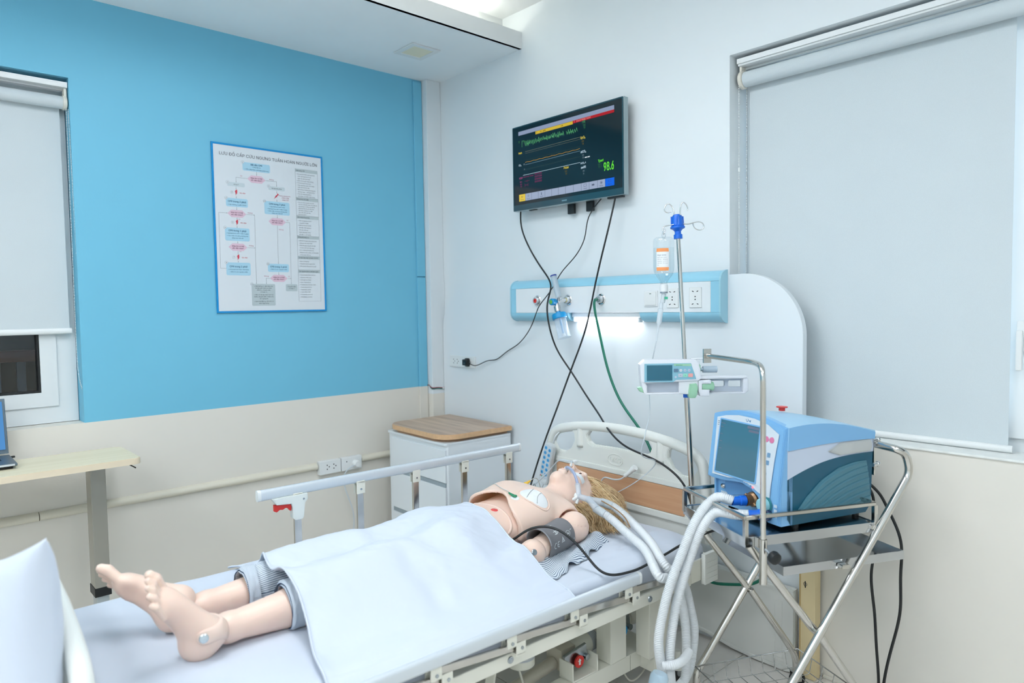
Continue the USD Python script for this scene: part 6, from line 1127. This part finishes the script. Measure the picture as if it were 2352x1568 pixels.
# ================================================================== infusion pole, bottle, syringe pump
iv = Thing('infusion_pole', 'leaning steel infusion pole with a blue hook head at the head of the bed', 'infusion stand')
pt, pb_, pm_ = V([1.989, -.342, 1.770]), V([2.069, -.346, .480]), None
at = lambda z: pb_+(pt-pb_)*((z-.48)/1.29)
iv.part('lower_tube', tube([at(.49), at(1.10)], .0105, 18), steel, True); iv.part('upper_tube', tube([at(1.08), at(1.735)], .0080, 16), steel, True); iv.part('blue_collar', tube([at(1.075), at(1.10)], .0135, 18), blue, True)
iv.part('hub', lathe([(0, 0), (.0165, 0), (.0165, .016), (.012, .018), (.012, .028), (.019, .036), (.0275, .040), (.0275, .046), (.022, .048), (.024, .052), (.0185, .086), (.014, .092), (0, .092)], 22, at(1.678), pt-pb_), blue, 40)
for k in range(4): iv.parts[-1].sub('hub_rib', lathe([(0, 0), (.0032, 0), (.0026, .036), (0, .038)], 8, at(1.726)+.0215*V([math.cos(k*PI/2+.6), math.sin(k*PI/2+.6), 0]), pt-pb_), blue, True)
PU = lambda u, v, z: wpt(PUMP, (u, v, z))
hk = [[(-.017, .0, 1.735), (-.045, 0, 1.728), (-.066, -.002, 1.722), (-.071, -.004, 1.708), (-.068, -.004, 1.695), (-.063, -.002, 1.700), (-.062, 0, 1.715)], [(0, .0, 1.735), (.03, .01, 1.733), (.068, .02, 1.742), (.088, .02, 1.735), (.090, .02, 1.718), (.075, .02, 1.711), (.056, .02, 1.720), (.050, .02, 1.737)],
      [(-.022, .01, 1.765), (-.026, .012, 1.785), (-.031, .015, 1.800), (-.044, .015, 1.811), (-.056, .015, 1.803), (-.060, .015, 1.788), (-.050, .015, 1.778), (-.034, .015, 1.781)], [(-.006, -.01, 1.765), (-.004, -.012, 1.800), (.004, -.012, 1.812), (.014, -.012, 1.806), (.021, -.012, 1.792), (.020, -.012, 1.782)]]
for h in hk: iv.part('hook', tube(spline([PU(*q) for q in h], 36), .0022, 8), chrome, True)
iv.part('socket_clamp', cat(tube([at(.482), at(.50)], .015, 16)), cream, True)
bt = Thing('infusion_bottle', 'clear upside down infusion bottle with an orange and white label on the pole hook', 'infusion bottle')
bc = PU(-.067, -.002, 0); bz = lambda prof, m=None: lathe(prof, 36, bc)
prof = [(0, 1.506), (.0135, 1.506), (.0145, 1.512), (.0175, 1.520), (.032, 1.538), (.0385, 1.556), (.040, 1.575), (.0395, 1.62), (.040, 1.665), (.0375, 1.677), (.030, 1.683), (0, 1.681)]
bt.part('bottle', bz(prof), pane('bottle_clear', (.93, .955, .965), .08, mixf=.07), True); bt.part('fluid', bz([(0, 1.508), (.0125, 1.508), (.0165, 1.5205), (.0310, 1.539), (.0375, 1.557), (.0390, 1.575), (.0385, 1.62), (.0385, 1.644), (0, 1.644)]), pane('fluid_clear', (.95, .97, .975), .05, mixf=.04), True)
bt.part('hanger', tube(spline([bc+V([0, 0, 1.681]), bc+V([.006, .004, 1.694]), bc+V([0, 0, 1.700]), bc+V([-.006, -.004, 1.694])], 16, True), .002, 8, closed=True), clear2, True)
def wrapc(poly, a0, z0, r, t=.0004):
    m = (poly if hasattr(poly, 'vertices') else slab(poly, t)).subdivide_to_size(.005); v = np.array(m.vertices); a = a0+v[:, 0]/r; rr = r+v[:, 2]; return tm(np.c_[bc[0]+np.cos(a)*rr, bc[1]+np.sin(a)*rr, z0+v[:, 1]], m.faces)
af = math.atan2(-2.6157-bc[1], 3.5419-bc[0])-.12; lp = mat('label_paper', (226, 230, 232), .6); lo = mat('label_orange', (238, 152, 92), .5)
bt.part('label', wrapc(rrect(-.024, .024, 0, .084, .003), af, 1.556, .0401), lp, True)
for z, f in ((1.627, 1), (1.556, -1)): bt.parts[-1].sub('orange_band', wrapc(Polygon([(-.024, 0), (.024, 0), (.0225, .013), (-.0225, .013)] if f > 0 else [(-.0225, 0), (.0225, 0), (.024, .013), (-.024, .013)]), af, z, .0402, .0005), lo, True)
bt.parts[-1].sub('label_print', cat([wrapc(mv(text(s, h, .0003, False, w), x, 0), af, z, .0403) for s, h, w, x, z in (('Ringer lactate', .0055, .034, -.020, 1.612), ('NaCl  KCl  CaCl2', .0032, .036, -.020, 1.604), ('500 ml', .0032, .016, -.020, 1.597), ('Infusion', .003, .018, .002, 1.597), ('Sterile', .003, .018, -.020, 1.590), ('Lot 0219', .003, .018, .002, 1.590), ('HSD 2024', .003, .018, -.020, 1.583), ('IV use', .003, .018, .002, 1.583), ('Rx', .003, .006, -.020, 1.576))]), mat('label_ink', (116, 128, 142), .6), True)
bt.part('cap', bz([(0, 1.478), (.0150, 1.478), (.0155, 1.482), (.0155, 1.498), (.0135, 1.506), (0, 1.506)]), wn, 30); bt.part('cap_ring', bz([(0, 1.472), (.0145, 1.472), (.0145, 1.478), (0, 1.478)]), mat('ring_grey', (160, 170, 178), .3, .7), 30)
ivs = Thing('infusion_set', 'clear drip chamber and thin line hanging below the infusion bottle', 'infusion set')
ivs.part('spike', tube([PU(-.067, -.002, 1.4715), PU(-.072, -.002, 1.436)], .0085, 14), clear2, True); ivs.part('green_clip', bx(0, .012, 0, .010, 0, .012), mat('clip_sea_green', (70, 178, 144), .4), 30); ivs.parts[-1].mesh = frame(bx(-.005, .007, -.006, .004, -.006, .006, .001), PU(-.062, -.010, 1.455), (.673, .739, 0), (0, 0, 1))
ivs.part('drip_chamber', tube([PU(-.076, -.002, 1.436), PU(-.079, -.002, 1.414), PU(-.0792, -.002, 1.413), PU(-.086, -.002, 1.362), PU(-.088, -.002, 1.352), PU(-.092, -.002, 1.325), PU(-.096, -.002, 1.290)], .0095, 16, scale=[.75, .75, 1.1, 1.05, .5, .42, .25]), milky('chamber_clear', (222, 232, 238), .35, .12), 40)
ivs.part('line', tube(spline([PU(-.096, -.002, 1.29), PU(-.103, .02, 1.239), PU(-.112, .035, 1.17), PU(-.119, .03, 1.089), PU(-.119, .02, 1.014), PU(-.136, .0, .956), PU(-.155, -.04, .914), PU(-.158, -.02, .856), wb(.22, -.03, .800), wb(.12, -.05, .70), wb(.0, -.06, .625), wb(-.03, -.06, .60)], 90), .0022, 8), clear2, True)
ic_ = Thing('line_connector', 'white line connector standing up behind the manikin hair', 'tube connector', BED); ic_.part('line', tube(spline([(-.075, -.07, .585), (-.067, -.045, .664), (-.049, -.04, .692), (-.01, -.035, .692), (.037, -.03, .701), (.061, -.025, .722)], 36), .0034, 8), clear2, True); ic_.part('connector', cat(rod((.056, -.026, .716), (.098, -.022, .752), .0085, 16, .0105), rod((.092, -.022, .747), (.107, -.021, .760), .0125, 16)), white, 30)
sp = Thing('syringe_pump', 'white and pale green syringe pump with a dark screen clamped on the infusion pole', 'syringe pump', PUMP)
pwht = mat('pump_white', (226, 230, 236), .35); pgrn = mat('pump_green', (158, 206, 174), .4); ptl = mat('pump_panel', (134, 186, 204), .4); pgr = mat('pump_grey', (190, 200, 212), .4)
g_ = lambda x, y: (x*.000208-.2201, 1.3003-y*.000209)
P_ = lambda L: Polygon([g_(*q) for q in L])
def ff(poly, d0, d1, bev=0.): return frame(slab(poly, d1-d0, bev), (0, -d0, 0), (1, 0, 0), (0, 0, 1))
upper = P_([(242, 450), (330, 372), (1250, 378), (1300, 440), (1330, 560), (1345, 720), (1290, 760), (330, 790), (262, 760)]).buffer(.004).buffer(-.004)
sp.part('upper_case', ff(upper, .0125, .062, .006), pwht, 35)
sp.part('syringe_bed', ff(P_([(300, 780), (960, 780), (960, 990), (345, 990), (318, 930)]).buffer(.003).buffer(-.003), .0125, .034, .003), pgr, 35); sp.part('bed_lip', ff(P_([(330, 962), (960, 962), (960, 994), (350, 994)]), .034, .058, .002), pwht, 35); sp.part('left_cheek', ff(P_([(262, 740), (330, 770), (370, 840), (370, 990), (320, 975), (280, 860)]).buffer(.002).buffer(-.002), .0125, .058, .004), pwht, 35)
sp.part('centre_case', ff(P_([(945, 770), (1290, 740), (1310, 1010), (945, 994)]).buffer(.003).buffer(-.003), .0125, .056, .004), pwht, 35)
panel = P_([(320, 440), (1150, 440), (1240, 716), (890, 726), (862, 740), (838, 762), (820, 768), (320, 760)]).buffer(.001)
sp.part('control_panel', ff(panel, .0615, .0632), ptl, False); sp.part('display', ff(P_([(358, 465), (816, 465), (816, 742), (358, 742)]), .063, .0638), mat('pump_display', (8, 98, 124), .12, coat=.5), False); sp.part('brand_strip', ff(P_([(845, 445), (1148, 445), (1162, 488), (845, 480)]), .063, .0636), pgrn, False)
sp.parts[-1].sub('strip_print', ff(affinity.skew(P_([(880, 466), (1000, 466), (1000, 474), (880, 474)]), 20), .0636, .0638), mat('print_green', (60, 140, 120), .5), False)
for x, y, r, c in ((970, 562, 24, wn), (1045, 562, 24, vw), (1120, 562, 24, vw), (876, 682, 20, vw)): sp.part('key', ff(affinity.scale(Point(*g_(x, y)).buffer(r*.000208), 1, 1), .063, .0645, .0005), c, 30)
for x, y, c in ((885, 562, mat('key_slate', (96, 128, 154), .4)), (963, 652, pgr), (1050, 652, mat('key_mint', (150, 218, 196), .4)), (1145, 652, mat('key_salmon', (240, 170, 166), .4))): sp.part('key', ff(P_([(x-32, y-22), (x+32, y-22), (x+32, y+22), (x-32, y+22)]).buffer(.002), .063, .0645, .0005), c, 30)
sp.part('key_print', cat([ff(P_([(x-8, y-3), (x+8, y-3), (x+8, y+3), (x-8, y+3)]), .0644, .0647) for x, y in ((970, 562), (1045, 562), (1120, 562), (963, 652), (1050, 652), (885, 562))]), mat('key_ink', (70, 92, 116), .5), False)
sp.part('left_latch', ff(P_([(222, 880), (300, 870), (330, 900), (310, 955), (260, 940)]).buffer(.002), .02, .048, .004), pgrn, 35)
sp.part('clamp_grip', ff(P_([(1140, 820), (1240, 812), (1262, 880), (1240, 1010), (1215, 1050), (1130, 1050), (1120, 960)]).buffer(.004).buffer(-.002), .035, .075, .006), pgrn, 35)
sp.part('plunger_block', ff(P_([(1305, 760), (1500, 752), (1500, 800), (1340, 800), (1335, 920), (1475, 925), (1468, 1022), (1318, 1020), (1290, 930)]).buffer(.002), .03, .070, .004), pwht, 35); sp.part('plunger_grip', ff(P_([(1330, 785), (1480, 785), (1560, 790), (1580, 860), (1560, 930), (1480, 920), (1350, 905), (1325, 850)]).buffer(.004).buffer(-.003), .032, .066, .007), pgrn, 35)
ext = P_([(1290, 690), (2185, 690), (2215, 740), (2215, 965), (2150, 1008), (1500, 995), (1290, 960)]).difference(P_([(1520, 780), (1800, 782), (1815, 800), (1815, 870), (1795, 888), (1520, 892)])).difference(P_([(1885, 800), (1900, 782), (2120, 782), (2120, 895), (1900, 892), (1885, 875)]))
sp.part('plunger_guide', ff(ext, .012, .022, .003), pgr, 35); sp.part('guide_rim', cat(ff(P_([(1290, 680), (2180, 690), (2200, 735), (1290, 735)]), .022, .050, .004), ff(P_([(1500, 975), (2150, 985), (2150, 1008), (1500, 996)]), .022, .050, .002), ff(P_([(2120, 700), (2180, 700), (2215, 745), (2215, 965), (2150, 1005), (2120, 985)]), .022, .048, .004)), pwht, 35)
sp.part('green_disc', lathe([(0, 0), (.017, 0), (.021, .003), (.021, .008), (.017, .011), (0, .011)], 26, (*V([.052, -.034]), 1.181), (1, -.25, 0)), pgrn, 40); sp.part('knob_hub', cat(rod((.035, -.03, 1.181), (.052, -.034, 1.181), .02, 22)), pwht, 35)
sp.part('pole_clamp_knob', cat(rod((.066, -.010, 1.180), (.078, -.010, 1.180), .006, 14), rod((.078, -.010, 1.180), (.131, -.010, 1.180), .0125, 22)), mat('knob_slate', (164, 182, 196), .4), 35); sp.part('pole_clamp', cat(bx(-.022, .066, -.0122, -.0095, 1.15, 1.212, .001), bx(.014, .066, -.0095, .022, 1.155, 1.205, .003), bx(-.030, -.016, -.0095, .022, 1.155, 1.205, .003), rod((.03, -.02, 1.222), (.08, -.02, 1.222), .003)), pwht, 35)
# ================================================================== cables on the wall
CB_ = [('upper black cable looping from the left of the screen down across the headboard', [(.81, -.05, 1.934), (.853, -.08, 1.825), (1.0, -.10, 1.635), (1.11, -.135, 1.532), (1.155, -.205, 1.445), (1.161, -.205, 1.348), (1.18, -.17, 1.22), (1.24, -.14, 1.117), (1.363, -.17, 1.014), (1.485, -.22, .94), (1.602, -.295, .895), (1.744, -.350, .846), (1.875, -.352, .817), (1.974, -.355, .78), (2.03, -.350, .725), (2.05, -.33, .62)], .0042, black),
       ('long black cable running straight down from the right of the screen', [(1.455, -.05, 1.935), (1.442, -.085, 1.793), (1.385, -.11, 1.553), (1.332, -.13, 1.319), (1.273, -.16, 1.142), (1.23, -.22, .951), (1.205, -.285, .79), (1.19, -.345, .64), (1.195, -.38, .575)], .0042, black),
       ('thin black lead winding from the screen to the long wall socket', [(1.368, -.05, 1.932), (1.291, -.055, 1.85), (1.261, -.05, 1.759), (1.203, -.06, 1.668), (1.133, -.08, 1.596), (1.084, -.105, 1.511), (1.045, -.125, 1.457), (.995, -.115, 1.414), (.936, -.10, 1.335), (.774, -.05, 1.226), (.672, -.045, 1.179), (.58, -.04, 1.133), (.504, -.038, 1.122), (.438, -.045, 1.098), (.40, -.055, 1.090), (.337, -.050, 1.106)], .0026, black),
       ('green oxygen hose from the wall unit passing behind the headboard', [(1.392, -.1055, 1.457), (1.408, -.150, 1.452), (1.414, -.160, 1.425), (1.412, -.135, 1.34), (1.428, -.12, 1.229), (1.467, -.12, 1.109), (1.53, -.12, .993), (1.619, -.14, .916), (1.700, -.16, .845), (1.765, -.18, .75), (1.85, -.20, .55), (1.93, -.19, .37), (2.009, -.15, .300), (2.068, -.15, .305), (2.145, -.15, .325), (2.218, -.16, .358), (2.30, -.20, .45), (2.37, -.24, .56)], .0062, mat('hose_green', (22, 112, 90), .35))]
for l, pth, r, m in CB_: one('oxygen_hose' if 'green' in l else 'monitor_cable', tube(spline(pth, 160), r, 10), m, l, 'hose' if 'green' in l else 'cable', smooth=True)
gx = Thing('gas_plug', 'steel plug joining the green hose to the wall unit', 'gas plug'); gx.part('plug_body', cat(rod((1.392, -.1048, 1.457), (1.392, -.120, 1.457), .0095), rod((1.392, -.120, 1.457), (1.401, -.140, 1.4545), .0075)), screwm, 30); 
for k, (l, pth) in enumerate((('black power cable curving out from the back of the ventilator', [(2.552, -.205, .90), (2.60, -.15, .83), (2.640, -.11, .775), (2.666, -.10, .722), (2.706, -.10, .626), (2.708, -.10, .507), (2.708, -.10, .387), (2.685, -.10, .258), (2.659, -.10, .113), (2.66, -.11, .02), (2.70, -.16, .008), (2.80, -.20, .006)]), ('black power cable hanging straight behind the trolley handle', [(2.555, -.20, .87), (2.600, -.14, .81), (2.614, -.105, .772), (2.621, -.10, .728), (2.626, -.10, .591), (2.614, -.10, .481), (2.625, -.10, .361), (2.633, -.10, .24), (2.642, -.10, .107), (2.64, -.11, .02), (2.66, -.18, .008), (2.72, -.25, .006)]))):
    one('power_cable', tube(spline(pth, 90), .0048, 10), black, l, 'cable', smooth=True)
# ================================================================== pillow in the near left corner, on a stool beyond the foot of the bed
gy, gx_ = np.meshgrid(np.linspace(-1, 1, 61), np.linspace(-1, 1, 61), indexing='ij')
def pil(sg):
    a, b = gx_, gy; x = a*(.30-.035*(1-b*b)*abs(a)**2); y = b*(.225-.035*(1-a*a)*abs(b)**2); t = .075*np.maximum(1-a**4, 0)**.55*np.maximum(1-b**4, 0)**.55
    t = t*(1+.25*(meshkit.fbm(np.stack([x*9, y*9, 0*x+sg], -1), 3, 6)-.5))+.006*np.sin(a*9+b*5)*np.maximum(1-a*a, 0)*np.maximum(1-b*b, 0)
    return np.stack([x, y, sg*t], -1).reshape(-1, 3)
n = 61; i, j = np.meshgrid(np.arange(n-1), np.arange(n-1), indexing='ij'); q = np.stack([i*n+j, i*n+j+1, (i+1)*n+j+1, (i+1)*n+j], -1).reshape(-1, 4)
pm2 = trimesh.Trimesh(np.vstack([pil(1), pil(-1)]), np.vstack([tm(pil(1), q).faces, tm(pil(1), q[:, ::-1]).faces+n*n]), process=False); pm2.merge_vertices(digits_vertex=6); pm2.fix_normals()
rot = trimesh.transformations.rotation_matrix(R_(14), [0, 0, 1]); pm2.apply_transform(rot)
PF = frame(pm2, (1.710, -2.462, .712), V([.990, .135, 0]), V([0, .14, .99])/1.0)
one('pillow', PF, sheet_m, 'white pillow standing behind the foot of the bed in the near left corner', 'pillow', smooth=True)
zs = float(PF.bounds[0][2])-.002
t = Thing('stool', 'white stool under the near pillow', 'stool'); t.part('seat', mv(slab(rrect(1.40, 2.02, -2.70, -2.385, .04), .03, .008), z=zs-.03), white, 30)
for x in (1.45, 1.97):
    for y in (-2.65, -2.435): t.part('leg', rod((x, y, 0.0005), (x, y, zs-.03), .014), steel, 30)
for _t in THINGS: _t.flush()
